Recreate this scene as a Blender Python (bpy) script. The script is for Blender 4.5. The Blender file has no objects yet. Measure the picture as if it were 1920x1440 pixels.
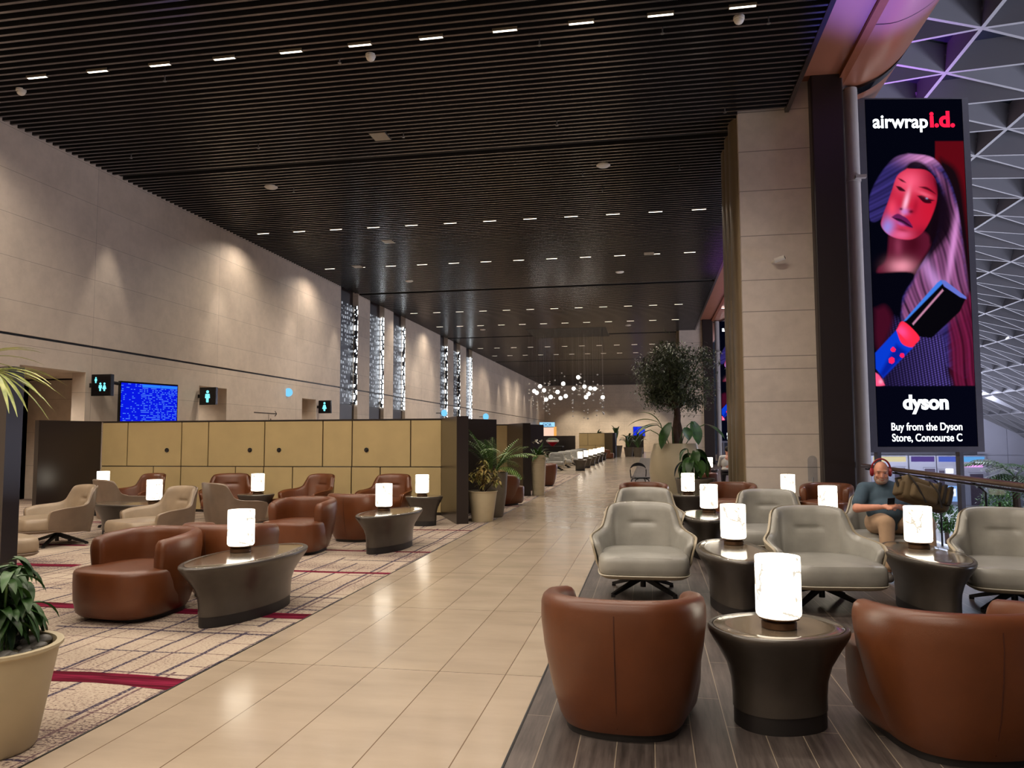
import bpy, bmesh, math, random
import numpy as np
from mathutils import Vector, Matrix, noise
R = math.radians
PI = math.pi
random.seed(7)
SC = bpy.context.scene
COL = SC.collection

# ------------------------------------------------------------------ camera, world, exposure
def make_camera():
    yaw, pitch, roll, f = 0.1780, 0.0713, -0.0040, 1430.0
    fw = Vector((-math.sin(yaw)*math.cos(pitch), math.cos(yaw)*math.cos(pitch), math.sin(pitch)))
    r = Vector((math.cos(yaw), math.sin(yaw), 0)); u = r.cross(fw)
    c, s = math.cos(roll), math.sin(roll)
    r2 = c*r + s*u; u2 = -s*r + c*u
    m = Matrix((r2, u2, -fw)).transposed().to_4x4(); m.translation = (0, 0, 1.55)
    cam = bpy.data.cameras.new('camera'); cam.sensor_width = 36; cam.lens = f/1920*36
    cam.clip_end = 500
    o = bpy.data.objects.new('camera', cam); o.matrix_world = m
    COL.objects.link(o); SC.camera = o
make_camera()
w = bpy.data.worlds.new('night'); SC.world = w; w.use_nodes = True
w.node_tree.nodes['Background'].inputs[0].default_value = (0.55, 0.6, 0.9, 1)
w.node_tree.nodes['Background'].inputs[1].default_value = 0.03
SC.view_settings.view_transform = 'Standard'; SC.view_settings.look = 'None'
SC.view_settings.exposure = 0.0; SC.view_settings.gamma = 1; SC.view_settings.use_curve_mapping = False
SC.cycles.max_bounces = 7; SC.cycles.diffuse_bounces = 3; SC.cycles.glossy_bounces = 3
SC.cycles.transmission_bounces = 4; SC.cycles.caustics_reflective = False; SC.cycles.caustics_refractive = False
SC.cycles.sample_clamp_indirect = 6.0
try: SC.cycles.use_denoising = True
except Exception: pass

# geometry constants of the hall (metres, hall axis = +Y)
WALL = -12.7; CEIL = 7.96; PATH_L = -2.97; PATH_R = -0.71; EDGE = 4.0; Y0 = -5.0; YEND = 93.0
WARM = (1.0, 0.875, 0.735)
def spot(name, loc, power, size, blend=0.6, color=WARM, rot=(0, 0, 0), rad=0.05):
    l = bpy.data.lights.new(name, 'SPOT'); l.energy = power; l.spot_size = R(size); l.spot_blend = blend
    l.color = color; l.shadow_soft_size = rad
    o = bpy.data.objects.new(name, l); o.location = loc; o.rotation_euler = rot; COL.objects.link(o); return o
def area(name, loc, power, sx, sy, color, rot):
    l = bpy.data.lights.new(name, 'AREA'); l.shape = 'RECTANGLE'; l.size = sx; l.size_y = sy; l.energy = power; l.color = color
    o = bpy.data.objects.new(name, l); o.location = loc; o.rotation_euler = rot; COL.objects.link(o); return o
FIX_X = [1.47-1.203*k for k in range(12)]
FIX_Y = [-4.2, 1.1, 6.2, 11.38, 21.65, 26.70, 37.15, 42.0, 52.75, 57.8, 68.4, 73.4]
KEY = 195.0
for j, y in enumerate(FIX_Y):
    if y < 45:
        for k, x in enumerate(FIX_X):
            spot('downlight_lamp', (x, y, CEIL-0.03), KEY, 152, 0.75)
    else:
        for k in range(1, 12, 3):
            spot('downlight_lamp', (FIX_X[k], y, CEIL-0.03), KEY*2.2, 152, 0.75)
SCALLOP_Y = [11.35, 16.0, 20.8, 25.5, 29.2+0.2, 40.4, 43.6, 59.7, 64.1, 68.6, 72.9, 77.7, 82.4, 87.3]
for y in SCALLOP_Y:
    spot('wall_wash_lamp', (WALL+0.62, y, CEIL-0.05), (330 if y < 50 else 520), 40, 0.5, (1, .88, .74))
for x in (-9, -6, -3, 0):
    spot('end_wall_lamp', (x, YEND-3.2, CEIL-0.1), 1900, 75, 0.8, (1, .87, .70), (R(12), 0, 0))
# cool fill for the concourse beyond the balustrade, from added unseen lamps
area('concourse_up_fill', (32, 8, -4.0), 9500, 12, 8, (.78, .80, 1.0), (PI, 0, 0))  # added to brighten the camera-side faces of the roof beams
area('concourse_up_fill', (16, 30, -4.2), 3200, 14, 40, (.78, .80, 1.0), (PI, 0, 0))
area('concourse_up_fill', (26, 75, -4.2), 6500, 20, 40, (.78, .80, 1.0), (PI, 0, 0))
area('concourse_wall_fill', (30, 86, 7.0), 9000, 18, 4, (.78, .82, 1.0), (R(-40), 0, 0))
for x, y in ((9.6, 17), (10, 31), (16.7, 24), (16.7, 42), (20, 58), (27, 64), (31, 80)):
    spot('concourse_down_fill', (x, y, 14.1-.0083*(x-4)**2-.5), 6500, 100, .8, (.80, .84, 1.0), (0, 0, 0), .2)  # unseen spots added under the roof to brighten the concourse below
spot('soffit_violet_fill', (5.35, 11.6, -4.5), 45000, 22, .6, (.10, .12, 1.0), (R(180), R(-3.2), 0), .3)  # added unseen lamp that tints the bullnose violet
spot('soffit_violet_fill', (5.3, 27.0, -4.5), 40000, 44, .8, (.5, .10, 1.0), (R(180), R(-3.2), 0), .3)  # second added violet lamp, farther along the soffit

# ------------------------------------------------------------------ materials
MATS = {}
def nodemat(name):
    m = bpy.data.materials.new(name); m.use_nodes = True
    nt = m.node_tree; b = nt.nodes['Principled BSDF']; MATS[name] = m
    return m, nt, b
def N(nt, typ, **kw):
    n = nt.nodes.new(typ)
    for k, v in kw.items():
        if k.startswith('i_'):
            key = k[2:]; key = int(key) if key.isdigit() else key.replace('_', ' ')
            n.inputs[key].default_value = v
        else: setattr(n, k, v)
    return n
def L(nt, a, b): nt.links.new(a, b)
def math_n(nt, op, a, b=None, clamp=False):
    n = nt.nodes.new('ShaderNodeMath'); n.operation = op; n.use_clamp = clamp
    for i, v in enumerate((a, b)):
        if v is None: continue
        if isinstance(v, (int, float)): n.inputs[i].default_value = v
        else: nt.links.new(v, n.inputs[i])
    return n.outputs[0]
def ramp(nt, fac, stops):
    n = nt.nodes.new('ShaderNodeValToRGB'); nt.links.new(fac, n.inputs[0])
    cr = n.color_ramp
    while len(cr.elements) < len(stops): cr.elements.new(0.5)
    for e, (p, c) in zip(cr.elements, stops):
        e.position = p; e.color = (*c, 1) if len(c) == 3 else c
    return n.outputs[0]
def mix(nt, fac, a, b, mode='MIX'):
    n = nt.nodes.new('ShaderNodeMix'); n.data_type = 'RGBA'; n.blend_type = mode
    for i, v in ((0, fac), (6, a), (7, b)):
        if isinstance(v, (int, float)): n.inputs[i].default_value = v
        elif isinstance(v, tuple): n.inputs[i].default_value = (*v, 1) if len(v) == 3 else v
        else: nt.links.new(v, n.inputs[i])
    return n.outputs[2]
def pos(nt, kind='obj', scale=None):
    if kind == 'world': o = nt.nodes.new('ShaderNodeNewGeometry').outputs['Position']
    else: o = nt.nodes.new('ShaderNodeTexCoord').outputs['Object']
    if scale:
        mp = nt.nodes.new('ShaderNodeMapping'); mp.inputs['Scale'].default_value = scale
        nt.links.new(o, mp.inputs[0]); o = mp.outputs[0]
    return o
def tex(nt, vec, scale, detail=4, rough=0.55, out='Fac'):
    n = N(nt, 'ShaderNodeTexNoise', i_Scale=scale, i_Detail=detail, i_Roughness=rough); L(nt, vec, n.inputs['Vector']); return n.outputs[out]
def bump(nt, b, h, strength=0.1, dist=0.01):
    n = N(nt, 'ShaderNodeBump', i_Strength=strength, i_Distance=dist); L(nt, h, n.inputs['Height']); L(nt, n.outputs[0], b.inputs['Normal'])
def setp(b, color=None, rough=None, metal=None, spec=None, coat=None, coat_r=None, trans=None, emit=None, es=None, alpha=None):
    if color: b.inputs['Base Color'].default_value = (*color, 1)
    if rough is not None: b.inputs['Roughness'].default_value = rough
    if metal is not None: b.inputs['Metallic'].default_value = metal
    if spec is not None: b.inputs['Specular IOR Level'].default_value = spec
    if coat is not None: b.inputs['Coat Weight'].default_value = coat
    if coat_r is not None: b.inputs['Coat Roughness'].default_value = coat_r
    if trans is not None: b.inputs['Transmission Weight'].default_value = trans
    if emit: b.inputs['Emission Color'].default_value = (*emit, 1)
    if es is not None: b.inputs['Emission Strength'].default_value = es
def srgb(r, g, b):
    return tuple((c/255/12.92 if c/255 <= .04045 else ((c/255+.055)/1.055)**2.4) for c in (r, g, b))
def simple(name, color, rough=0.5, metal=0.0, var=0.12, nscale=6.0, bmp=0.0, bscale=60, **kw):
    m, nt, b = nodemat(name); setp(b, color, rough, metal, **kw)
    p = pos(nt)
    if var:
        n = tex(nt, p, nscale)
        c = ramp(nt, n, [(0.3, tuple(x*(1-var) for x in color)), (0.7, tuple(min(1, x*(1+var)) for x in color))])
        L(nt, c, b.inputs['Base Color'])
    if bmp: bump(nt, b, tex(nt, p, bscale, 6), bmp, 0.004)
    return m
def glow(name, color, strength):
    m = bpy.data.materials.new(name); m.use_nodes = True; nt = m.node_tree; nt.nodes.remove(nt.nodes['Principled BSDF'])
    e = N(nt, 'ShaderNodeEmission', i_Strength=strength); e.inputs[0].default_value = (*color, 1)
    L(nt, e.outputs[0], nt.nodes['Material Output'].inputs[0]); MATS[name] = m; return m
def leather(name, color, rough=0.38):
    m, nt, b = nodemat(name); setp(b, color, rough, spec=0.5, coat=0.15, coat_r=0.35)
    p = pos(nt)
    n = tex(nt, p, 3.5, 5)
    L(nt, ramp(nt, n, [(0.3, tuple(x*.82 for x in color)), (0.7, tuple(x*1.15 for x in color))]), b.inputs['Base Color'])
    v = N(nt, 'ShaderNodeTexVoronoi', i_Scale=230.0); L(nt, p, v.inputs['Vector'])
    h = math_n(nt, 'ADD', math_n(nt, 'MULTIPLY', v.outputs['Distance'], 0.25), math_n(nt, 'MULTIPLY', tex(nt, p, 9, 3), 1.6))
    bump(nt, b, h, 0.16, 0.006)
    return m
COGNAC = leather('leather_cognac', srgb(97, 52, 25))
GREY = leather('leather_grey', srgb(145, 143, 136), 0.34)
BEIGE = leather('leather_beige', srgb(164, 152, 130), 0.42)
TAUPE = leather('leather_taupe', srgb(146, 128, 106), 0.42)
TAUPE_OUT = leather('leather_taupe_outer', srgb(118, 100, 84), 0.45)
PIPING = simple('piping_pale', srgb(190, 184, 168), 0.45, var=.05)
BLACK = simple('black_metal', (0.012, 0.012, 0.013), 0.4, 0.3, var=.1)
BRONZE = simple('bronze_table', srgb(68, 62, 56), 0.36, 0.3, var=.14, nscale=5, coat=.3, coat_r=.2)
BRONZE_TOP = simple('bronze_table_top', srgb(112, 100, 84), 0.16, 0.25, var=.14, nscale=9, coat=.6, coat_r=.08)
PLINTH = simple('plinth_dark', (0.010, 0.008, 0.008), 0.5, var=.1)
LAMP_BASE = simple('lamp_base_bronze', srgb(92, 68, 48), 0.4, 0.6, var=.1)
DARKPANEL = simple('dark_panel', srgb(35, 26, 24), 0.3, 0.0, var=.12, nscale=2, coat=.25, coat_r=.25)
YELLOW = simple('fabric_ochre', srgb(176, 154, 108), 0.75, var=.05, nscale=2.2, bmp=.15, bscale=220)
CREAM = simple('pot_cream', srgb(184, 171, 142), 0.5, var=.05, nscale=4)
GREYPOT = simple('pot_grey', srgb(112, 104, 92), 0.5, var=.08)
SOIL = simple('soil', srgb(46, 36, 28), 0.9, var=.4, nscale=30, bmp=.6, bscale=40)
PEBBLE = simple('pebbles', srgb(84, 82, 78), 0.45, var=.35, nscale=8)
TRUNK = simple('bark', srgb(64, 44, 34), 0.85, var=.3, nscale=20, bmp=.6, bscale=30)
def leafmat(name, c1, c2, rough=.45):
    m, nt, b = nodemat(name); setp(b, c1, rough)
    n = tex(nt, pos(nt), 7.0, 3)
    L(nt, ramp(nt, n, [(0.35, c1), (0.65, c2)]), b.inputs['Base Color'])
    b.inputs['Subsurface Weight'].default_value = 0.0
    return m
LEAF_DARK = leafmat('leaf_dark', srgb(30, 58, 26), srgb(58, 96, 40), .42)
LEAF_PALM = leafmat('leaf_palm', srgb(52, 98, 40), srgb(120, 150, 70))
LEAF_YEL = leafmat('leaf_palm_pale', srgb(120, 140, 70), srgb(196, 200, 120))
LEAF_OLIVE = leafmat('leaf_olive', srgb(48, 58, 40), srgb(98, 110, 80))
LEAF_CROTON = leafmat('leaf_croton', srgb(104, 116, 52), srgb(164, 138, 80))
LEAF_MID = leafmat('leaf_mid', srgb(40, 84, 34), srgb(92, 128, 60))
STEEL = simple('steel', srgb(150, 148, 146), 0.3, 0.9, var=.05)
RAILM = simple('rail_bronze', srgb(120, 98, 82), 0.28, 0.8, var=.06)
WHITE_PLASTIC = simple('white_plastic', srgb(214, 208, 196), 0.5, var=.03)
GLOSSBLACK = simple('gloss_black', (0.006, 0.006, 0.008), 0.15, var=.0)

def alabaster():
    m = bpy.data.materials.new('alabaster_lit'); m.use_nodes = True; nt = m.node_tree
    nt.nodes.remove(nt.nodes['Principled BSDF'])
    p = pos(nt); wv = tex(nt, p, 7, 5, .6, 'Color')
    mp = N(nt, 'ShaderNodeVectorMath', operation='ADD'); sc = N(nt, 'ShaderNodeVectorMath', operation='SCALE')
    sc.inputs['Scale'].default_value = .22; L(nt, wv, sc.inputs[0]); L(nt, p, mp.inputs[0]); L(nt, sc.outputs[0], mp.inputs[1])
    v = N(nt, 'ShaderNodeTexVoronoi', feature='DISTANCE_TO_EDGE', i_Scale=5.5); L(nt, mp.outputs[0], v.inputs['Vector'])
    gate = ramp(nt, tex(nt, p, 6.5, 2), [(0.42, (.5, .5, .5)), (0.52, (0, 0, 0))])
    vd = math_n(nt, 'ADD', v.outputs['Distance'], gate)
    vein = ramp(nt, vd, [(0.0, (.19, .185, .18)), (0.03, (.23, .225, .22)), (0.09, (1, 1, 1))])
    patch = ramp(nt, tex(nt, p, 8, 4), [(0.35, (1, .84, .62)), (0.6, (1, .92, .78))])
    c = mix(nt, 1.0, patch, vein, 'MULTIPLY')
    e = N(nt, 'ShaderNodeEmission', i_Strength=4.2); L(nt, c, e.inputs[0])
    L(nt, e.outputs[0], nt.nodes['Material Output'].inputs[0]); return m
ALAB = alabaster()
def glass(name, color=(.90, .93, .95), rough=.02, ior=1.10, clear=.86):
    m = bpy.data.materials.new(name); m.use_nodes = True; nt = m.node_tree; nt.nodes.remove(nt.nodes['Principled BSDF'])
    t = N(nt, 'ShaderNodeBsdfTransparent'); t.inputs[0].default_value = (*color, 1)
    g = N(nt, 'ShaderNodeBsdfGlossy', i_Roughness=rough); lw = N(nt, 'ShaderNodeLayerWeight', i_Blend=.5); fr = nt.nodes.new('ShaderNodeMath'); fr.operation = 'MULTIPLY'; fr.inputs[1].default_value = .30; L(nt, math_n(nt, 'POWER', lw.outputs['Facing'], 6.0), fr.inputs[0])
    mx = N(nt, 'ShaderNodeMixShader'); L(nt, fr.outputs[0], mx.inputs[0]); L(nt, t.outputs[0], mx.inputs[1]); L(nt, g.outputs[0], mx.inputs[2])
    L(nt, mx.outputs[0], nt.nodes['Material Output'].inputs[0]); MATS[name] = m; return m
GLASS = glass('clear_glass')

def stripes(nt, coord, zs, width):
    """1 on thin lines at the given coordinate values"""
    tot = None
    for z in zs:
        d = math_n(nt, 'LESS_THAN', math_n(nt, 'ABSOLUTE', math_n(nt, 'SUBTRACT', coord, z)), width)
        tot = d if tot is None else math_n(nt, 'MAXIMUM', tot, d)
    return tot
def stone(name, c, axes, bw, bh, off=.0, joint=.004, ylines=None):
    """beige stone slabs; axes = which world axes are (across, up)"""
    m, nt, b = nodemat(name); setp(b, c, .5)
    p = pos(nt, 'world'); sep = N(nt, 'ShaderNodeSeparateXYZ'); L(nt, p, sep.inputs[0])
    cmb = N(nt, 'ShaderNodeCombineXYZ'); L(nt, sep.outputs[axes[0]], cmb.inputs[0]); L(nt, sep.outputs[axes[1]], cmb.inputs[1])
    n1 = tex(nt, p, .9, 6, .6); n2 = tex(nt, p, 5.0, 5, .6)
    base = ramp(nt, math_n(nt, 'ADD', math_n(nt, 'MULTIPLY', n1, .6), math_n(nt, 'MULTIPLY', n2, .4)),
                [(0.3, tuple(x*.80 for x in c)), (0.55, c), (0.75, tuple(min(1, x*1.12) for x in c))])
    if ylines:
        line = stripes(nt, sep.outputs[axes[1]], ylines, .008)
    else:
        br = N(nt, 'ShaderNodeTexBrick', offset=off, i_Scale=1.0, i_Mortar_Size=joint, i_Mortar_Smooth=0.0, i_Brick_Width=bw, i_Row_Height=bh)
        L(nt, cmb.outputs[0], br.inputs['Vector']); line = br.outputs['Fac']
        br.inputs['Color1'].default_value = (1, 1, 1, 1); br.inputs['Color2'].default_value = (.90, .89, .88, 1); br.inputs['Mortar'].default_value = (1, 1, 1, 1)
        base = mix(nt, 1.0, base, br.outputs['Color'], 'MULTIPLY')
    L(nt, mix(nt, line, base, tuple(x*.42 for x in c)), b.inputs['Base Color'])
    bump(nt, b, n2, .05, .01)
    return m
STONE_L = stone('stone_wall_left', srgb(206, 191, 175), (1, 2), 5.2, .88)
STONE_E = stone('stone_wall_end', srgb(200, 186, 168), (0, 2), 3.0, .88)
STONE_P = stone('stone_pillar', srgb(206, 193, 180), (0, 2), 3, .6, ylines=[.35+.63*i for i in range(5)]+[3.12, 4.0, 4.62, 5.5, 6.4, 7.2, 8.0])

def tile_floor():
    m, nt, b = nodemat('path_stone_tile'); c = srgb(172, 156, 136); setp(b, c, .34, coat=.12, coat_r=.16)
    p = pos(nt, 'world'); mp = N(nt, 'ShaderNodeMapping'); mp.inputs['Location'].default_value = (2.31, -5.05, 0); L(nt, p, mp.inputs[0])
    sep = N(nt, 'ShaderNodeSeparateXYZ'); L(nt, mp.outputs[0], sep.inputs[0])
    cmb = N(nt, 'ShaderNodeCombineXYZ'); L(nt, sep.outputs[1], cmb.inputs[0]); L(nt, sep.outputs[0], cmb.inputs[1])
    br = N(nt, 'ShaderNodeTexBrick', offset=0.0, i_Scale=1.0, i_Mortar_Size=.0034, i_Mortar_Smooth=0.1, i_Brick_Width=1.82, i_Row_Height=.45)
    L(nt, cmb.outputs[0], br.inputs['Vector'])
    br.inputs['Color1'].default_value = (1, 1, 1, 1); br.inputs['Color2'].default_value = (.93, .91, .90, 1)
    st = pos(nt, 'world', (.9, 4.0, 1)); n1 = tex(nt, st, 1.5, 5, .6); n2 = tex(nt, pos(nt, 'world', (1.2, 2.2, 1)), 1.0, 5, .6)
    base = ramp(nt, math_n(nt, 'ADD', math_n(nt, 'MULTIPLY', n1, .6), math_n(nt, 'MULTIPLY', n2, .4)),
                [(.32, tuple(x*.88 for x in c)), (.5, c), (.68, tuple(min(1, x*1.10) for x in c))])
    base = mix(nt, 1.0, base, br.outputs['Color'], 'MULTIPLY')
    L(nt, mix(nt, br.outputs['Fac'], base, srgb(104, 82, 60)), b.inputs['Base Color'])
    L(nt, ramp(nt, n2, [(.3, (.17,)*3), (.7, (.27,)*3)]), b.inputs['Roughness'])
    return m
TILE = tile_floor()
def wood_floor():
    m, nt, b = nodemat('wood_look_planks'); setp(b, (.1, .08, .07), .4)
    p = pos(nt, 'world'); sep = N(nt, 'ShaderNodeSeparateXYZ'); L(nt, p, sep.inputs[0])
    cmb = N(nt, 'ShaderNodeCombineXYZ'); L(nt, sep.outputs[1], cmb.inputs[0]); L(nt, sep.outputs[0], cmb.inputs[1])
    br = N(nt, 'ShaderNodeTexBrick', offset=0.37, i_Scale=1.0, i_Mortar_Size=.0025, i_Mortar_Smooth=0.1, i_Brick_Width=1.2, i_Row_Height=.19)
    L(nt, cmb.outputs[0], br.inputs['Vector'])
    br.inputs['Color1'].default_value = (1, 1, 1, 1); br.inputs['Color2'].default_value = (.62, .60, .60, 1)
    g = tex(nt, pos(nt, 'world', (22, 1.3, 1)), 1.6, 8, .65); g2 = tex(nt, p, 2.2, 4)
    base = ramp(nt, math_n(nt, 'ADD', math_n(nt, 'MULTIPLY', g, .7), math_n(nt, 'MULTIPLY', g2, .3)),
                [(.32, srgb(52, 46, 43)), (.5, srgb(86, 77, 73)), (.7, srgb(112, 103, 97))])
    base = mix(nt, 1.0, base, br.outputs['Color'], 'MULTIPLY')
    L(nt, mix(nt, br.outputs['Fac'], base, srgb(150, 136, 118)), b.inputs['Base Color'])
    bump(nt, b, g, .12, .004)
    return m
WOOD = wood_floor()
def carpet():
    m, nt, b = nodemat('carpet_pattern'); setp(b, (.5, .4, .35), .95, spec=.1)
    p = pos(nt, 'world'); sep = N(nt, 'ShaderNodeSeparateXYZ'); L(nt, p, sep.inputs[0])
    X, Y = sep.outputs[0], sep.outputs[1]
    fine = tex(nt, pos(nt, 'world', (45, 60, 1)), 1.0, 4, .7); zone = tex(nt, pos(nt, 'world', (.5, .9, 1)), 1.1, 2)
    spk = math_n(nt, 'ADD', fine, math_n(nt, 'MULTIPLY', math_n(nt, 'SUBTRACT', zone, .5), .55))
    c = ramp(nt, spk, [(.42, srgb(178, 163, 146)), (.55, srgb(164, 147, 132)), (.64, srgb(108, 91, 88)), (.74, srgb(60, 50, 58))])
    ink = srgb(52, 44, 66); ink2 = srgb(96, 74, 78)
    def rules(coord, along, per_m, wdt, seed, col, c, extent):
        """thin woven lines at irregular spacing, wandering a little and stopping here and there"""
        wob = math_n(nt, 'MULTIPLY', math_n(nt, 'SUBTRACT', tex(nt, pos(nt, 'world', (.5, .5, 1)), 1.0+seed*.03, 2), .5), .10)
        q = math_n(nt, 'MULTIPLY', math_n(nt, 'ADD', math_n(nt, 'ADD', coord, seed), wob), per_m)
        cell = N(nt, 'ShaderNodeTexWhiteNoise', noise_dimensions='1D'); L(nt, math_n(nt, 'FLOOR', q), cell.inputs['W'])
        place = math_n(nt, 'ADD', math_n(nt, 'MULTIPLY', cell.outputs['Value'], .7), .15)
        half = math_n(nt, 'MULTIPLY', math_n(nt, 'ADD', cell.outputs['Value'], .35), wdt*per_m)
        f = math_n(nt, 'LESS_THAN', math_n(nt, 'ABSOLUTE', math_n(nt, 'SUBTRACT', math_n(nt, 'FRACT', q), place)), half)
        cmb = N(nt, 'ShaderNodeCombineXYZ'); L(nt, math_n(nt, 'MULTIPLY', math_n(nt, 'FLOOR', q), 7.31), cmb.inputs[0]); L(nt, math_n(nt, 'MULTIPLY', along, .45), cmb.inputs[1])
        e = math_n(nt, 'GREATER_THAN', tex(nt, cmb.outputs[0], 1.0, 1), extent)
        rag = ramp(nt, fine, [(.36, (.35,)*3), (.52, (1, 1, 1))])
        return mix(nt, math_n(nt, 'MULTIPLY', math_n(nt, 'MULTIPLY', f, e), rag), c, col)
    c = rules(Y, X, 3.3, .011, 3.1, ink2, c, .42)
    c = rules(X, Y, 2.7, .017, 15.3, ink, c, .42)
    c = rules(X, Y, 4.1, .009, 29.7, ink2, c, .46)
    c = rules(Y, X, 2.2, .016, 42.3, ink, c, .52)
    # ragged crimson bands across the carpet
    wob = math_n(nt, 'MULTIPLY', math_n(nt, 'SUBTRACT', tex(nt, pos(nt, 'world', (.7, .25, 1)), 1.0, 3), .5), .22)
    yy = math_n(nt, 'ADD', Y, wob)
    tot = None
    for (y, hw, x0, x1) in ((4.52, .105, -9, -2.9), (6.42, .10, -9, -2.9), (8.55, .05, -6.2, -2.9), (8.45, .09, -12, -7), (10.2, .045, -5.6, -2.9), (10.1, .06, -12, -8.2),
                            (12.7, .05, -5.5, -2.9), (13.0, .05, -10.5, -6.6), (17.4, .06, -5, -2.9), (19.2, .05, -5, -2.9), (22.5, .06, -5, -2.9)):
        d = math_n(nt, 'LESS_THAN', math_n(nt, 'ABSOLUTE', math_n(nt, 'SUBTRACT', yy, y)), hw)
        d = math_n(nt, 'MULTIPLY', d, math_n(nt, 'GREATER_THAN', X, x0)); d = math_n(nt, 'MULTIPLY', d, math_n(nt, 'LESS_THAN', X, x1))
        tot = d if tot is None else math_n(nt, 'MAXIMUM', tot, d)
    red = ramp(nt, tex(nt, pos(nt, 'world', (1.2, 16, 1)), 1.0, 3), [(.45, srgb(76, 7, 26)), (.6, srgb(124, 26, 56))])
    L(nt, mix(nt, tot, c, red), b.inputs['Base Color'])
    bump(nt, b, fine, .35, .006)
    return m
CARPET = carpet()
# ------------------------------------------------------------------ object helpers
def mesh(name, verts, faces, mat=None, parent=None, smooth=True, angle=38, loc=None, rotz=0.0):
    me = bpy.data.meshes.new(name); me.from_pydata([tuple(v) for v in verts], [], faces); me.update()
    bm = bmesh.new(); bm.from_mesh(me); bmesh.ops.recalc_face_normals(bm, faces=bm.faces); bm.to_mesh(me); bm.free()
    if smooth:
        me.shade_smooth(); me.set_sharp_from_angle(angle=R(angle))
    if mat: me.materials.append(mat)
    o = bpy.data.objects.new(name, me); COL.objects.link(o)
    if parent: o.parent = parent
    if loc is not None: o.location = loc
    o.rotation_euler = (0, 0, rotz); return o
def tag(o, label, cat, group=None):
    o['label'] = label; o['category'] = cat
    if group: o['group'] = group
    return o
def thing(name, label, cat, loc=(0, 0, 0), rotz=0.0, group=None):
    o = bpy.data.objects.new(name, None); o.empty_display_size = .1; COL.objects.link(o)
    o.location = loc; o.rotation_euler = (0, 0, rotz); return tag(o, label, cat, group)
def struct(o): o['kind'] = 'structure'; return o
def copy_tree(o, parent=None):
    c = o.copy(); COL.objects.link(c)
    if parent: c.parent = parent; c.matrix_parent_inverse = o.matrix_parent_inverse.copy()
    for ch in list(o.children): copy_tree(ch, c)
    return c
def dup(o, loc, rotz, label, group=None):
    c = copy_tree(o); c.location = loc; c.rotation_euler = (0, 0, rotz); c['label'] = label
    if group: c['group'] = group
    return c
class MB:
    """collects pieces of ONE mesh"""
    def __init__(s): s.v = []; s.f = []
    def add(s, v, f):
        n = len(s.v); s.v += [Vector(q) for q in v]; s.f += [tuple(i+n for i in q) for q in f]; return s
    def box(s, x0, x1, y0, y1, z0, z1, m=None):
        v = [Vector((x, y, z)) for z in (z0, z1) for y in (y0, y1) for x in (x0, x1)]
        if m: v = [m @ q for q in v]
        return s.add(v, [(0, 2, 3, 1), (4, 5, 7, 6), (0, 1, 5, 4), (2, 6, 7, 3), (0, 4, 6, 2), (1, 3, 7, 5)])
    def beam(s, a, b, w, h, up=Vector((0, 0, 1)), taper=1.0):
        a = Vector(a); b = Vector(b); d = (b-a).normalized(); x = d.cross(up)
        x = x.normalized() if x.length > 1e-6 else Vector((1, 0, 0)); z = x.cross(d)
        v = []
        for p, k in ((a, 1), (b, taper)):
            for sx, sz in ((-1, -1), (1, -1), (1, 1), (-1, 1)): v.append(p+x*sx*w/2*k+z*sz*h/2*k)
        return s.add(v, [(0, 1, 2, 3), (7, 6, 5, 4), (0, 4, 5, 1), (1, 5, 6, 2), (2, 6, 7, 3), (3, 7, 4, 0)])
    def tube(s, pts, rad, n=8, caps=True):
        pts = [Vector(p) for p in pts]; rads = rad if isinstance(rad, (list, tuple)) else [rad]*len(pts)
        rings = []; px = None
        for i, p in enumerate(pts):
            d = (pts[min(i+1, len(pts)-1)]-pts[max(i-1, 0)]).normalized()
            if px is None: px = d.orthogonal().normalized()
            else:
                px = (px-d*px.dot(d)); px = px.normalized() if px.length > 1e-5 else d.orthogonal().normalized()
            py = d.cross(px)
            rings.append([p+(px*math.cos(2*PI*k/n)+py*math.sin(2*PI*k/n))*rads[i] for k in range(n)])
        return s.rings(rings, caps)
    def rings(s, rings, caps=True, closed=True):
        n = len(rings[0]); v = [q for r in rings for q in r]; f = []
        for i in range(len(rings)-1):
            for k in range(n if closed else n-1):
                k2 = (k+1) % n; f.append((i*n+k, i*n+k2, (i+1)*n+k2, (i+1)*n+k))
        if caps:
            f.append(tuple(range(n))[::-1]); f.append(tuple((len(rings)-1)*n+k for k in range(n)))
        return s.add(v, f)
    def lathe(s, prof, n=32, c=(0, 0, 0), caps=True):
        return s.rings([[Vector((c[0]+r*math.cos(2*PI*k/n), c[1]+r*math.sin(2*PI*k/n), c[2]+z)) for k in range(n)] for r, z in prof], caps)
    def ball(s, c, r, n=10, m=8, sx=1, sy=1, sz=1):
        return s.rings([[Vector((c[0]+sx*r*math.sin(PI*i/m)*math.cos(2*PI*k/n), c[1]+sy*r*math.sin(PI*i/m)*math.sin(2*PI*k/n), c[2]-sz*r*math.cos(PI*i/m))) for k in range(n)] for i in range(1, m)], True)
    def build(s, name, mat, parent=None, **kw): return mesh(name, s.v, s.f, mat, parent, **kw)
def box(name, x0, x1, y0, y1, z0, z1, mat, parent=None, bevel=0.0, **kw):
    o = MB().box(x0, x1, y0, y1, z0, z1).build(name, mat, parent, smooth=False, **kw)
    if bevel:
        b = o.modifiers.new('bevel', 'BEVEL'); b.width = bevel; b.segments = 2; b.limit_method = 'ANGLE'
    return o
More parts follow.
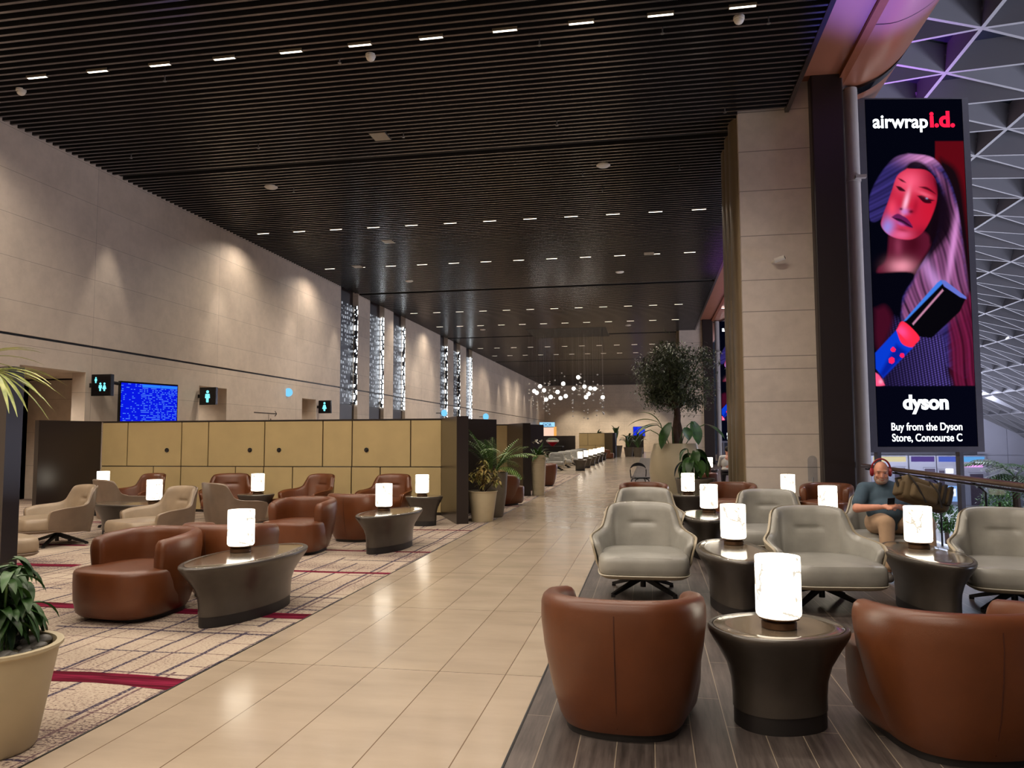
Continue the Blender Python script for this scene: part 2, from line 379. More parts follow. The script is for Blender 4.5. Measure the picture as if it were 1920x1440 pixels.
def text(name, body, size, mat, parent, loc, rot, extrude=.004, align='LEFT', sx=1.0, bold=0.0, sp=1.0):
    c = bpy.data.curves.new(name, 'FONT'); c.body = body; c.size = size; c.extrude = extrude; c.align_x = align; c.offset = bold; c.space_character = sp
    o = bpy.data.objects.new(name, c); COL.objects.link(o); c.materials.append(mat)
    me = bpy.data.meshes.new_from_object(o.evaluated_get(bpy.context.evaluated_depsgraph_get())); bpy.data.objects.remove(o); bpy.data.curves.remove(c)
    o = bpy.data.objects.new(name, me); COL.objects.link(o); o.parent = parent; o.location = loc; o.rotation_euler = rot; o.scale = (sx, 1, 1); return o
def cr(pts, n):
    """Catmull-Rom through rows of numbers, n samples"""
    P = [np.array(p, float) for p in pts]; P = [2*P[0]-P[1]]+P+[2*P[-1]-P[-2]]; out = []
    for i in range(n):
        t = i/(n-1)*(len(P)-3); k = min(int(t), len(P)-4); u = t-k
        a, b, c, d = P[k:k+4]
        out.append(.5*((2*b)+(-a+c)*u+(2*a-5*b+4*c-d)*u*u+(-a+3*b-3*c+d)*u**3))
    return out
def sweep_shell(name, ctrl, sect, n, mat, parent, endround=True):
    """ctrl rows (x, y, ztop, lean, zbot, ...) along the plan; sect(row)-> closed list of (d outward, z)"""
    rows = cr(ctrl, n); ring = []
    P = [Vector((r[0], r[1], 0)) for r in rows]
    for i, r in enumerate(rows):
        t = (P[min(i+1, n-1)]-P[max(i-1, 0)]).normalized(); nrm = Vector((t.y, -t.x, 0))
        ring.append([P[i]+nrm*d+Vector((0, 0, z)) for d, z in sect(r)])
    if endround:
        def shrink(rg, off, k):
            c = sum(rg, Vector())/len(rg); return [c+(q-c)*k+off for q in rg]
        t0 = (P[0]-P[1]).normalized(); t1 = (P[-1]-P[-2]).normalized()
        ring = [shrink(ring[0], t0*.03, .55), shrink(ring[0], t0*.022, .86)]+ring+[shrink(ring[-1], t1*.022, .86), shrink(ring[-1], t1*.03, .55)]
    return MB().rings(ring, True).build(name, mat, parent, angle=50)
def mirror(ctrl):
    """half profile from the arm front (x>0) to the middle of the back -> whole U"""
    return ctrl+[(-c[0],)+tuple(c[1:]) for c in ctrl[-2::-1]]
def outline(pts, n): return [Vector((p[0], p[1], 0)) for p in cr(list(pts)+[pts[0]], n+1)[:-1]]
def loft(name, ol, prof, mat, parent, dome=0.0, sag=None, angle=45):
    """outline scaled along prof rows (sx, sy, z); closed flat or domed on top"""
    c = sum(ol, Vector())/len(ol); m = MB()
    rings = [[Vector((c.x+(q.x-c.x)*sx, c.y+(q.y-c.y)*sy, z)) for q in ol] for sx, sy, z in prof]
    sx, sy, z = prof[-1]
    for k in (.8, .55, .3, .1):
        rings.append([Vector((c.x+(q.x-c.x)*sx*k, c.y+(q.y-c.y)*sy*k, z+dome*(1-k*k))) for q in ol])
    return m.rings(rings, True).build(name, mat, parent, angle=angle)

# ------------------------------------------------------------------ the setting
struct(box('floor', PATH_L, PATH_R, Y0, YEND, -.2, 0, TILE))
struct(box('floor_carpet', WALL-4, PATH_L, Y0, 33.2, -.2, 0, CARPET))
struct(box('floor_far', WALL-4, PATH_L, 33.2, YEND, -.2, 0, TILE))
struct(box('floor_planks', PATH_R, EDGE+.12, Y0, 60, -.2, 0, WOOD))
struct(box('floor_right', PATH_R, 6, 60, YEND, -.2, 0, TILE))
struct(box('trim_1', PATH_L-.006, PATH_L+.006, Y0, 33.2, 0, .003, BLACK))
struct(box('trim_2', PATH_R-.006, PATH_R+.006, Y0, 60, 0, .003, BLACK))
struct(box('trim_3', EDGE+.121, EDGE+.2, Y0, 60, -.6, 0, DARKPANEL))

SLAT = simple('ceiling_slat_lit_bottom', srgb(112, 105, 104), .22, .8, var=.06, nscale=.6)  # slat bottoms: the light they catch is put into a paler colour
SLAT2 = simple('ceiling_slat_shaded_side', srgb(13, 9, 8), .6, .1, var=.06)  # slat sides: shade between the slats is put into a near-black colour
VOID = simple('ceiling_void', (.004, .0035, .0035), .9, var=0)
def make_ceiling():
    m = MB(); y = Y0; pitch = .188; mats = []
    gaps = (16.2, 31.75, 47.0, 62.4, 77.8)
    while y < YEND-.3:
        if any(abs(y-g) < .12 for g in gaps):
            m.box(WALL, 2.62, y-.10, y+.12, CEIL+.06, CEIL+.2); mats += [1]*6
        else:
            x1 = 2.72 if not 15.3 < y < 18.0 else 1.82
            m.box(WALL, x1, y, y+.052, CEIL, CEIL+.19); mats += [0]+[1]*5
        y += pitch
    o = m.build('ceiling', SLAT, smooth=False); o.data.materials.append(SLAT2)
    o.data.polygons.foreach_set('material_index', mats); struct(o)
    struct(box('ceiling_void', WALL-.3, 2.72, Y0, YEND, CEIL+.34, CEIL+.5, VOID))
    struct(box('trim_4', 2.72, 2.80, Y0, 46.3, CEIL-.02, CEIL+.62, DARKPANEL))
make_ceiling()

def wall_left():
    """wall with door openings and the tall light niches cut out"""
    X = WALL; T = .35
    niches = [(30.0, 31.95), (33.4, 35.35), (36.7, 38.65), (45.5, 47.3), (48.75, 50.6), (52.3, 54.15)]
    doors = [(13.55, 15.42, 3.1), (19.9, 21.35, 3.1), (26.5, 27.7, 3.08), (33.45+40, 75.0, 2.7)]
    cuts = [(a, b, 0, CEIL+.3) for a, b in niches]+[(a, b, 0, z) for a, b, z in doors]
    ys = sorted({Y0, YEND}|{c[0] for c in cuts}|{c[1] for c in cuts})
    zs = (0, 3.66, 3.74, CEIL+.3)
    m = MB()
    for a, b in zip(ys[:-1], ys[1:]):
        cut = [c for c in cuts if c[0] <= a and b <= c[1]]
        lo = cut[0][3] if cut else 0
        for z0, z1, dx in ((0, 3.68, 0), (3.68, 3.735, .05), (3.735, CEIL+.3, 0)):
            z0 = max(z0, lo)
            if z1 > z0: m.box(X-T, X-dx, a, b, z0, z1)
    struct(m.build('wall_left', STONE_L, smooth=False))
    struct(box('trim_5', X-.058, X-.047, Y0, YEND, 3.68, 3.735, BLACK))
    for i, (a, b, z) in enumerate(doors):      # passages behind the openings
        d = MB(); d.box(X-3.9, X-3.7, a-2.5, b+2.5, 0, z+.4); d.box(X-3.9, X-T, a-.6, a-.3, 0, z+.4) if i else d.box(X-3.9, X-T, a-2.6, a-2.4, 0, z+.4)
        d.box(X-3.9, X-T, b+.3, b+.6, 0, z+.4) if i else d.box(X-3.9, X-T, b+2.4, b+2.6, 0, z+.4)
        d.box(X-3.9, X-T, a-2.5, b+2.5, z+.05, z+.3)
        struct(d.build('door_%d' % (i+1), STONE_L, smooth=False))
        spot('passage_lamp', (X-1.6, (a+b)/2, z), 420 if i == 0 else 110, 150, .8)
    return niches
NICHES = wall_left()
struct(box('wall_end', WALL, 6.0, YEND, YEND+.3, 0, CEIL+.3, STONE_E))
struct(box('wall_behind', WALL-4, 6.0, Y0-.3, Y0, 0, CEIL+.3, STONE_E))

# tall niches of patterned light on the left wall
NICHE = simple('niche_dark', srgb(40, 30, 30), .4, var=.1)
def pattern_mat(name, dark, light, thr, scale, strength):
    m = bpy.data.materials.new(name); m.use_nodes = True; nt = m.node_tree; b = nt.nodes['Principled BSDF']; setp(b, dark, .4, .3)
    p = pos(nt, 'world', scale); v = N(nt, 'ShaderNodeTexVoronoi', feature='DISTANCE_TO_EDGE', i_Scale=1.0, i_Randomness=.35); L(nt, p, v.inputs['Vector'])
    f = ramp(nt, v.outputs['Distance'], [(thr, (0, 0, 0)), (thr+.05, (1, 1, 1))])
    L(nt, f, b.inputs['Emission Color']) if False else None
    e = math_n(nt, 'MULTIPLY', f, strength); L(nt, e, b.inputs['Emission Strength']); b.inputs['Emission Color'].default_value = (*light, 1)
    return m
LATTICE = pattern_mat('lit_lattice_screen', (.05, .05, .06), (.84, .90, 1.0), .20, (5.0, 5.0, 5.0), .42)
LIGHTBOX = pattern_mat('lit_jamb', (.05, .05, .06), (.86, .94, 1.0), .09, (3.0, 3.0, 4.2), 9.0)
for i, (a, b) in enumerate(NICHES):
    t = thing('light_screen', ['patterned light screen in the niche nearest the restrooms, left of the group of three', 'patterned light screen in the middle niche of the nearer group of three',
        'patterned light screen at the far end of the nearer group of three', 'patterned light screen at the near end of the far group of three',
        'patterned light screen in the middle of the far group of three', 'patterned light screen farthest down the left wall'][i], 'light panel', (WALL, (a+b)/2, 0), 0, 'tall light screens on the left wall')
    h = (b-a)/2; zt = CEIL-.45; zb = 3.08 if i < 3 else 2.2
    box('back_panel', -.30, -.26, -h, h, 0, CEIL+.2, NICHE, t)
    box('lattice', -.25, -.21, -h+.02, h-.02, zb, zt-.05, LATTICE, t)
    box('light_strip', -.16, -.015, h-.05, h-.012, zb, zt-.05, LIGHTBOX, t)
    box('side_panel', -.26, -.02, -h, -h+.03, 0, zt, NICHE, t)
    box('lower_panel', -.20, -.16, -h+.42 if i < 3 else -h+.03, h-.012, 0, zb-.04, NICHE, t)
    if i < 2: box('lower_light', -.25, -.21, -h+.06, -h+.38, 0, zb-.04, glow('niche_glow', (1, .95, .86), 1.6), t)

# right-hand side: stone pillars, dark mullion columns, pipes
def pillar(i, y):
    x0, x1 = 1.83, 3.24
    o = box('wall_right_%d' % i, x0, x1, y, y+2.5, 0, CEIL+1.2, STONE_P, None); struct(o)
    m = MB()
    for yy in (y+.16, y+.95, y+1.75):      # rounded bronze cladding on the flank
        m.rings([[Vector((x0-.14*math.sin(PI*k/10), yy+.34*(1-math.cos(PI*k/10)), z)) for k in range(11)] for z in (0, CEIL)], False, False)
    struct(m.build('trim_flank_%d' % i, CLAD, smooth=True))
    struct(box('trim_column_%d' % i, 3.17, 3.76, y-.25, y+.6, 0, 8.55, DARKCOL, None, bevel=.03))
DARKCOL = simple('dark_column', srgb(34, 25, 24), .4, var=.05, nscale=1)
CLAD = simple('cladding_bronze', srgb(126, 110, 86), .35, .5, var=.06, nscale=2)
pillar(1, 15.35); pillar(2, 46.35)
PIPE = simple('pipe_paint', srgb(186, 180, 176), .5, var=.04)
def pipe(y, label):
    t = thing('downpipe', label, 'pipe', (4.06, y, -6))
    MB().lathe([(.135, 0), (.135, 14.5)], 20).build('pipe', PIPE, t)
    MB().lathe([(.15, 12.6), (.15, 12.68)], 20).build('collar', PIPE, t)
    MB().box(.0, .20, -.22, -.12, 12.62, 12.68).build('bracket', PIPE, t, smooth=False)
    return t
pipe(15.8, 'pale round pipe rising beside the near dark column'); pipe(46.8, 'pale round pipe beside the far dark column')

# copper soffit with its bull-nosed edge
COPPER = simple('copper_soffit', srgb(176, 112, 84), .36, .35, var=.06, nscale=.8, coat=.3, coat_r=.3)
def soffit():
    prof = [(2.80, 8.55), (3.72, 8.52)]
    m = MB().rings([[Vector((x, y, z)) for x, z in prof] for y in (Y0, 64)], False, False)
    struct(m.build('ceiling_soffit', COPPER, smooth=True))
    struct(box('trim_6', 3.70, 3.84, Y0, 64, 8.44, 8.66, simple('copper_lip', srgb(150, 84, 48), .4, .5, var=.06)))
    curve = cr([(3.84, 8.55), (4.25, 8.56), (4.72, 8.78), (5.12, 9.18), (5.42, 9.75), (5.52, 10.6), (5.45, 11.6)], 26)
    m = MB().rings([[Vector((c[0], y, c[1])) for c in curve] for y in (Y0, 64)], False, False)
    struct(m.build('ceiling_bullnose', COPPER, smooth=True))
    ys = [7.4, 10.6, 13.4, 19.5, 22.6, 25.7, 28.8, 31.9, 35, 38, 41, 44]
    m = MB()
    for y in ys: m.rings([[Vector((c[0]-.004, yy, c[1]-.004)) for c in curve] for yy in (y-.012, y+.012)], False, False)
    struct(m.build('trim_7', DARKPANEL, smooth=False))
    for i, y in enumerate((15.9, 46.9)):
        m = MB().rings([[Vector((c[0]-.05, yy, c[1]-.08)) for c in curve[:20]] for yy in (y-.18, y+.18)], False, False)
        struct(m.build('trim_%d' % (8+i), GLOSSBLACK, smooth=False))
    struct(box('ceiling_soffit_back', 2.72, 5.5, Y0, 64, 8.9, 9.0, VOID)) if False else None
    for i, y in enumerate((38.5, 42.0)):
        t = thing('strip_light', ['white strip light curving over the copper bullnose', 'white strip light just above the far dark column'][i], 'light', (0, y, 0), 0, 'strip lights on the copper edge')
        MB().rings([[Vector((c[0]-.02, yy, c[1]-.05)) for c in curve[1:16]] for yy in (-.08, .08)], False, False).build('tube', glow('strip_glow%d' % i, (1, .96, .92), 5), t)
soffit()

# concourse roof: triangulated grid shell
BEAM = simple('lattice_steel', srgb(140, 140, 146), .5, .1, var=.05, nscale=.5)
ROOFGLASS = simple('roof_glass_night', srgb(40, 50, 60), .12, 0, var=.35, nscale=.25, spec=.8)
def roof():
    def P(i, j):
        x = 6.1+3.55*i; y = 2.6+2.75*(j+(.5 if i % 2 else 0))
        return Vector((x, y, 14.1-.0083*(x-4)**2))
    def nrm(p): return Vector((-2*.0083*(p.x-4), 0, -1)).normalized()
    NI, NJ = 12, 35
    m = MB(); g = MB()
    for i in range(NI):
        for j in range(NJ):
            a = P(i, j); up = nrm(a)
            nb = [P(i, j+1)] if j+1 < NJ else []
            if i+1 < NI:
                if i % 2 == 0:
                    nb.append(P(i+1, j))
                    if j: nb.append(P(i+1, j-1))
                else:
                    nb.append(P(i+1, j))
                    if j+1 < NJ: nb.append(P(i+1, j+1))
            for b in nb: m.beam(a, b, .11, 1.15, up)
            m.ball(a-up*.0, .16, 6, 4)
    struct(m.build('ceiling_lattice', BEAM, smooth=False))
    rows = [[P(i, 0).x for i in range(NI)]]
    pts = [[Vector((x, y, 14.1-.0083*(x-4)**2+.34)) for x in [5.0+1.2*k for k in range(36)]] for y in (0, 99)]
    struct(MB().rings(pts, False, False).build('window_1', ROOFGLASS, smooth=True))
roof()
CONC = simple('concourse_wall_paint', srgb(196, 198, 214), .5, var=.04, nscale=.3)
CONCD = simple('concourse_wall_dark', srgb(84, 84, 92), .5, var=.06, nscale=.3)
CONCF = simple('concourse_floor_stone', srgb(170, 166, 160), .25, var=.08, nscale=.5)
struct(box('floor_concourse', EDGE+.3, 60, Y0, 105, -6.6, -6.4, CONCF))
def concourse_wall():
    m = MB(); xs = [24, 29.4, 33.4, 37.6, 41, 45, 50]
    for i in range(len(xs)-1): m.box(xs[i]+.03, xs[i+1]-.03, 98, 98.3, -.6, 9.0 if xs[i] > 33 else .3)
    m.box(24, 50, 98.1, 98.4, -6.4, 9)
    for i in range(len(xs)-1): m.box(xs[i]+.03, xs[i+1]-.03, 98, 98.3, -6.4, -.66)
    struct(m.build('wall_concourse', CONC, smooth=False))
    struct(box('trim_10', 24, 37.6, 97.6, 98, -.55, .45, CONCD))
    struct(box('wall_concourse_side', 59, 60, 0, 100, -6.4, 2, CONC))
concourse_wall()
# ------------------------------------------------------------------ furniture prototypes (front faces -Y)
def star_base(t, r=.43):
    MB().lathe([(.028, .05), (.028, .17), (.045, .19), (.075, .215), (.12, .225)], 20).build('column', BLACK, t)
    for k in range(4):
        a = R(45+90*k); d = Vector((math.cos(a), math.sin(a), 0))
        m = MB().beam(d*.02+Vector((0, 0, .15)), d*r+Vector((0, 0, .022)), .05, .05, taper=.6)
        m.box(-.02, .02, -.02, .02, 0, .025, Matrix.Translation(d*(r-.01)))
        m.build('leg', BLACK, t, smooth=False)
CH = mirror([(.43, -.26, .53, .06, .27), (.435, -.12, .562, .075, .25), (.418, .05, .575, .075, .24), (.39, .17, .592, .062, .235), (.364, .245, .635, .042, .23), (.347, .292, .73, .03, .22), (.318, .338, .826, .035, .21), (.24, .37, .854, .065, .205), (.11, .39, .862, .095, .20), (0, .39, .862, .10, .20)])
def lounge_chair(name, label, inner, outer, loc, rotz, group, legs=True):
    t = thing(name, label, 'armchair', loc, R(rotz), group)
    fr = (0, .15, .35, .5, .60, .66, .69, .715, .745, .80, .87, .94)
    def pad(r):
        x, y, zt, le, zb = r; H = zt-zb; th = .085
        lean = lambda q: le*q**1.3
        s = [(lean(q)-th*(1-.25*q), zb+H*q) for q in fr]
        s += [(lean(1)-th*.55, zt-.006), (lean(1)-th*.3, zt+.004), (lean(1)-.012, zt-.004), (lean(.97), zt-.022)]
        s += [(lean(q)-.004, zb+H*q) for q in (.7, .4, .15, 0)]; return s
    p = sweep_shell('back_cushion', CH, pad, 75, inner, t)
    for v in p.data.vertices:                       # the short tuck sewn across the back
        c = v.co; e = math.exp(-(c.x/.125)**6)
        if c.y > 0 and c.y < .46:
            v.co.y += .030*e*math.exp(-((c.z-.655)/.016)**2); v.co.y -= .016*e*math.exp(-((c.z-.60)/.05)**2)
    def skin(r):
        x, y, zt, le, zb = r; H = zt-zb; lean = lambda q: le*q**1.3
        return [(lean(q)+.001, zb-.015+(H+.02)*q) for q in (0, .25, .5, .75, 1)]+[(lean(q)+.024, zb-.015+(H+.02)*q) for q in (.98, .75, .5, .25)]+[(-.01, zb-.035)]
    sweep_shell('outer_shell', CH, skin, 75, outer, t)
    ol = outline([(0, -.61), (.28, -.60), (.40, -.54), (.435, -.35), (.43, -.05), (.37, .2), (.2, .33), (-.2, .33), (-.37, .2), (-.43, -.05), (-.435, -.35), (-.40, -.54), (-.28, -.60)], 56)
    s = loft('seat', ol, [(.93, .93, .245), (.985, .985, .268), (1.0, 1.0, .315), (.995, .995, .37), (.97, .97, .405), (.925, .935, .424)], inner, t, .018)
    b = loft('seat_shell', ol, [(.35, .35, .205), (.70, .72, .208), (.90, .91, .218), (.975, .975, .236), (.99, .99, .25), (.975, .975, .256)], outer, t, -.012)
    ring = MB().tube([q*1.0+Vector((0, 0, .254)) for q in ol]+[ol[0]+Vector((0, 0, .254))], .006, 6, False)
    ring.build('piping', PIPING if inner == GREY else outer, s)
    if legs: star_base(t)
    return t
SEAM = simple('seam_dark', srgb(70, 32, 16), .6)
TUB = mirror([(.385, -.17, .655), (.415, -.02, .675), (.405, .16, .69), (.34, .32, .70), (.20, .425, .705), (0, .455, .705)])
def tub_chair(name, label, loc, rotz, group, mat=None):
    mat = mat or COGNAC; t = thing(name, label, 'tub chair', loc, R(rotz), group); t.scale = (1.07, 1.06, 1.03)
    def sec(r):
        x, y, zt = r; th = .115
        o = [(-.112, .04), (-.088, .085), (-.045, .24), (-.012, .42), (.004, .56), (.002, zt-.055), (-.008, zt-.02), (-.028, zt-.002), (-.055, zt+.003), (-.085, zt-.004), (-.103, zt-.022), (-th, zt-.06)]
        return o+[(-th-.004, .52), (-th-.002, .36), (-th, .2)]
    sh = sweep_shell('shell', TUB, sec, 64, mat, t)
    ol = outline([(0, -.475), (.22, -.455), (.345, -.37), (.385, -.2), (.36, 0), (.30, .2), (.16, .30), (-.16, .30), (-.30, .2), (-.36, 0), (-.385, -.2), (-.345, -.37), (-.22, -.455)], 52)
    loft('seat', ol, [(.87, .88, .04), (.945, .95, .07), (.995, .995, .17), (1.01, 1.005, .30), (1.005, 1.005, .385), (.99, .99, .408), (.955, .958, .42)], mat, t, .022)
    loft('base', outline([(0, -.36), (.27, -.3), (.32, 0), (.25, .27), (0, .35), (-.25, .27), (-.32, 0), (-.27, -.3)], 40), [(.93, .93, 0), (.93, .93, .045), (.85, .85, .05)], PLINTH, t)
    MB().tube([(0, .4475-.09, .07), (0, .4475-.038, .24), (0, .4475-.004, .42), (0, .4475+.0105, .56), (0, .4475+.0085, .64)], .0035, 5).build('seam', SEAM, sh)
    return t
def oval_table(name, label, rx, ry, loc, rotz, group):
    t = thing(name, label, 'coffee table', loc, R(rotz), group)
    e = 2/(1.85 if ry > .5 else 2.25)
    ol = [Vector((rx*abs(math.cos(a))**e*math.copysign(1, math.cos(a)), ry*abs(math.sin(a))**e*math.copysign(1, math.sin(a)), 0)) for a in [2*PI*k/64 for k in range(64)]]
    ky = lambda s: s+(1-s)*(.30 if ry > .5 else .12)
    loft('plinth', ol, [(.61, ky(.61), 0), (.61, ky(.61), .09)], PLINTH, t)
    loft('pedestal', ol, [(.625, ky(.625), .09), (.625, ky(.625), .16), (.645, ky(.645), .24), (.71, ky(.71), .32), (.84, ky(.84), .40), (.955, ky(.955), .465), (.99, .99, .487), (1, 1, .502), (.995, .995, .514), (.975, .98, .52), (.925, .94, .52), (.915, .93, .512)], BRONZE, t)
    loft('table_top', ol, [(.905, .92, .5125), (.905, .92, .519), (.90, .915, .5205)], BRONZE_TOP, t)
    return t
def table_lamp(name, label, loc, group='alabaster table lamps'):
    t = thing(name, label, 'lamp', loc, 0, group)
    MB().lathe([(.088, 0), (.092, .004), (.092, .034), (.086, .040), (.070, .041), (.070, .052), (.108, .053), (.110, .060)], 40).build('base', LAMP_BASE, t)
    MB().lathe([(.09, .061), (.110, .063), (.1185, .074), (.1195, .09), (.1195, .378), (.117, .384), (.110, .384), (.108, .376), (.107, .34), (.05, .335)], 48).build('shade', ALAB, t)
    return t

TT = .5205
# ------------------------------------------------------------------ right-hand lounge on the plank floor
G = 'cognac tub chairs on the plank floor'
tub0 = tub_chair('tub_chair', 'cognac leather tub chair seen from behind in the left foreground of the plank floor', (-.16, 4.40, 0), 176, G)
def tub(x, y, r, label, g=G): return dup(tub0, (x, y, 0), R(r), label, g)
tub(1.50, 4.36, 188, 'cognac leather tub chair cut off by the bottom right corner of the photo')
tub(-.12, 14.25, 3, 'cognac tub chair behind the left column of grey armchairs')
tub(1.45, 14.45, -8, 'cognac tub chair in front of the stone pillar, between two lamps')
tub(3.05, 14.35, -22, 'cognac tub chair beside the dark column, behind the seated man')
G = 'grey swivel armchairs on the plank floor'
ch0 = lounge_chair('lounge_chair', 'grey leather armchair nearest the stone path, facing the camera', GREY, BEIGE, (-.09, 7.95, 0), 2, G)
def grey(x, y, r, label, g=G): return dup(ch0, (x, y, 0), R(r), label, g)
grey(1.57, 7.7, 6, 'grey leather armchair in the middle of the front row, behind the marble lamp')
grey(3.24, 7.75, -12, 'grey leather armchair at the right edge of the photo, beside the railing')
grey(-.09, 10.45, 0, 'grey leather armchair behind the one nearest the path')
grey(1.49, 10.25, -4, 'grey leather armchair in the middle of the second row')
grey(2.72, 9.75, -14, 'grey leather armchair in which the man sits')
G = 'small oval tables on the plank floor'
tb0 = oval_table('side_table', 'small bronze oval table between the two foreground tub chairs', .325, .375, (.675, 4.47, 0), -68, G)
ot0 = oval_table('coffee_table', 'long bronze oval table nearest the camera beside the stone path', .36, .80, (-3.57, 6.42, 0), -8, 'long oval tables on the carpet')
def longt(x, y, r, label, g=G):
    c = dup(ot0, (x, y, 0), R(r), label, 'oval tables on the plank floor'); c.scale = (.89, .95, 1); return c
def stable(x, y, r, label, g=G):
    c = dup(tb0, (x, y, 0), R(r), label, g); c.scale = (.9, .9, 1); return c
longt(.73, 7.40, 3, 'long bronze oval table between the two left armchairs of the front row')
longt(2.40, 7.45, 2, 'long bronze oval table in front of the seated man')
longt(.70, 10.6, 0, 'long bronze oval table between the second-row armchairs')
stable(2.27, 10.88, 85, 'small bronze oval table behind the middle front armchair, left of the man')
stable(.68, 14.3, 85, 'small bronze oval table between the far tub chairs')
stable(2.24, 14.1, 85, 'small bronze oval table at the foot of the stone pillar')
lamp0 = table_lamp('table_lamp', 'glowing alabaster table lamp with grey veins, nearest the camera', (.675, 4.42, TT))
def lamp(x, y, label, z=TT): return dup(lamp0, (x, y, z), random.uniform(0, 6), label)
lamp(.78, 7.72, 'glowing table lamp between the two left armchairs of the front row')
lamp(2.44, 7.72, 'glowing table lamp on the table in front of the seated man')
lamp(.79, 10.95, 'glowing table lamp between the second-row grey armchairs')
lamp(2.31, 10.78, 'glowing table lamp beside the left elbow of the seated man')
lamp(.67, 14.35, 'glowing table lamp in front of the big tree planter')
lamp(2.36, 14.05, 'glowing table lamp in front of the stone pillar')

# ------------------------------------------------------------------ left-hand lounge on the carpet
G = 'cognac tub chairs on the carpet'
tub(-4.54, 6.30, -8, 'cognac tub chair nearest the camera on the carpet, front towards us', G)
tub(-4.22, 7.28, 178, 'cognac tub chair back to back with the nearest carpet tub chair', G)
tub(-4.80, 10.05, -4, 'cognac tub chair by the second oval table, front towards us', G)
tub(-4.46, 11.35, 172, 'cognac tub chair back to back with the one by the second oval table', G)
tub(-3.45, 17.7, 150, 'cognac tub chair behind the grey planter of the feathery palm', G)
tub(-3.48, 24.9, -75, 'cognac tub chair beyond the tall ribbed planter, turned to the left', G)
G = 'long oval tables on the carpet'
dup(ot0, (-3.64, 10.45, 0), R(-8), 'long bronze oval table farther along the path, before the partition', G)
dup(ot0, (-8.3, 11.2, 0), R(80), 'long bronze oval table among the beige armchairs', G)
G = 'side tables along the partition'
stable(-7.35, 13.45, 90, 'small bronze table at the partition, left of the path tables', G)
stable(-4.02, 13.35, 90, 'small bronze table at the right end of the partition', G)
stable(-11.2, 14.2, 90, 'small bronze table at the left end of the partition', G)
lamp(-3.72, 6.55, 'glowing table lamp on the nearest long oval table')
lamp(-3.80, 10.62, 'glowing table lamp on the second long oval table')
lamp(-7.93, 11.25, 'glowing table lamp between the beige armchairs')
lamp(-7.30, 13.42, 'glowing table lamp against the middle of the ochre partition')
lamp(-4.05, 13.33, 'glowing table lamp at the right end of the ochre partition')
lamp(-11.2, 14.2, 'glowing table lamp by the dark left end of the partition')
G = 'beige armchairs on the carpet'
bg0 = lounge_chair('lounge_chair', 'beige armchair at the left with its black star base in full view', TAUPE, TAUPE_OUT, (-8.75, 10.15, 0), -28, G)
def beige(x, y, r, label): return dup(bg0, (x, y, 0), R(r), label)
beige(-6.98, 10.0, -24, 'beige armchair directly behind the nearest cognac tub chair')
beige(-9.25, 12.3, 152, 'beige armchair turned away to the right, before the leftmost cognac armchair')
beige(-6.70, 11.6, 150, 'beige armchair turned away to the right, before the second cognac armchair')
beige(-7.62, 7.55, 150, 'beige armchair partly hidden by the dark panel at the left edge')
G = 'cognac armchairs along the ochre partition'
cg0 = lounge_chair('lounge_chair', 'cognac armchair farthest left along the ochre partition', COGNAC, COGNAC, (-10.15, 13.85, 0), -18, G)
def cog(x, y, r, label): return dup(cg0, (x, y, 0), R(r), label)
cog(-8.22, 13.95, 22, 'cognac armchair second from the left along the ochre partition')
cog(-6.55, 13.95, -22, 'cognac armchair third from the left along the ochre partition')
cog(-4.98, 14.0, -6, 'cognac armchair farthest right along the ochre partition')

# ------------------------------------------------------------------ farther down the hall
G = 'tables along the far path'
farY = [36.7, 40.1, 43.5, 46.9, 50.6, 54.4]
nth = ['nearest', 'second', 'third', 'fourth', 'fifth', 'farthest']
for k, y in enumerate(farY):
    stable(-3.3, y, 90, nth[k]+' table of the far row beside the path', G)
    lamp(-3.3, y, 'glowing table lamp, '+nth[k]+' of the far row beside the path')
    if k < 5: grey(-4.5, y+.3, 0, 'grey armchair, '+nth[k]+' of the far row left of the path', 'grey armchairs down the hall')
lamp(-5.9, 38.3, 'glowing lamp behind the far grey armchair'); stable(-5.9, 38.3, 0, 'small table behind the far grey armchair', G)
beige(-5.75, 39.5, 0, 'beige armchair beside the lamp before the dark bar')
tub(-3.15, 57.4, 100, 'cognac tub chair at the far end of the row of lamps', 'cognac tub chairs on the carpet')
tub(1.55, 25.1, 60, 'cognac tub chair behind the tree planter', 'cognac tub chairs on the plank floor')
stable(1.9, 25.9, 0, 'small table behind the tree planter', G); lamp(1.9, 25.9, 'glowing lamp right of the tree planter, far back')

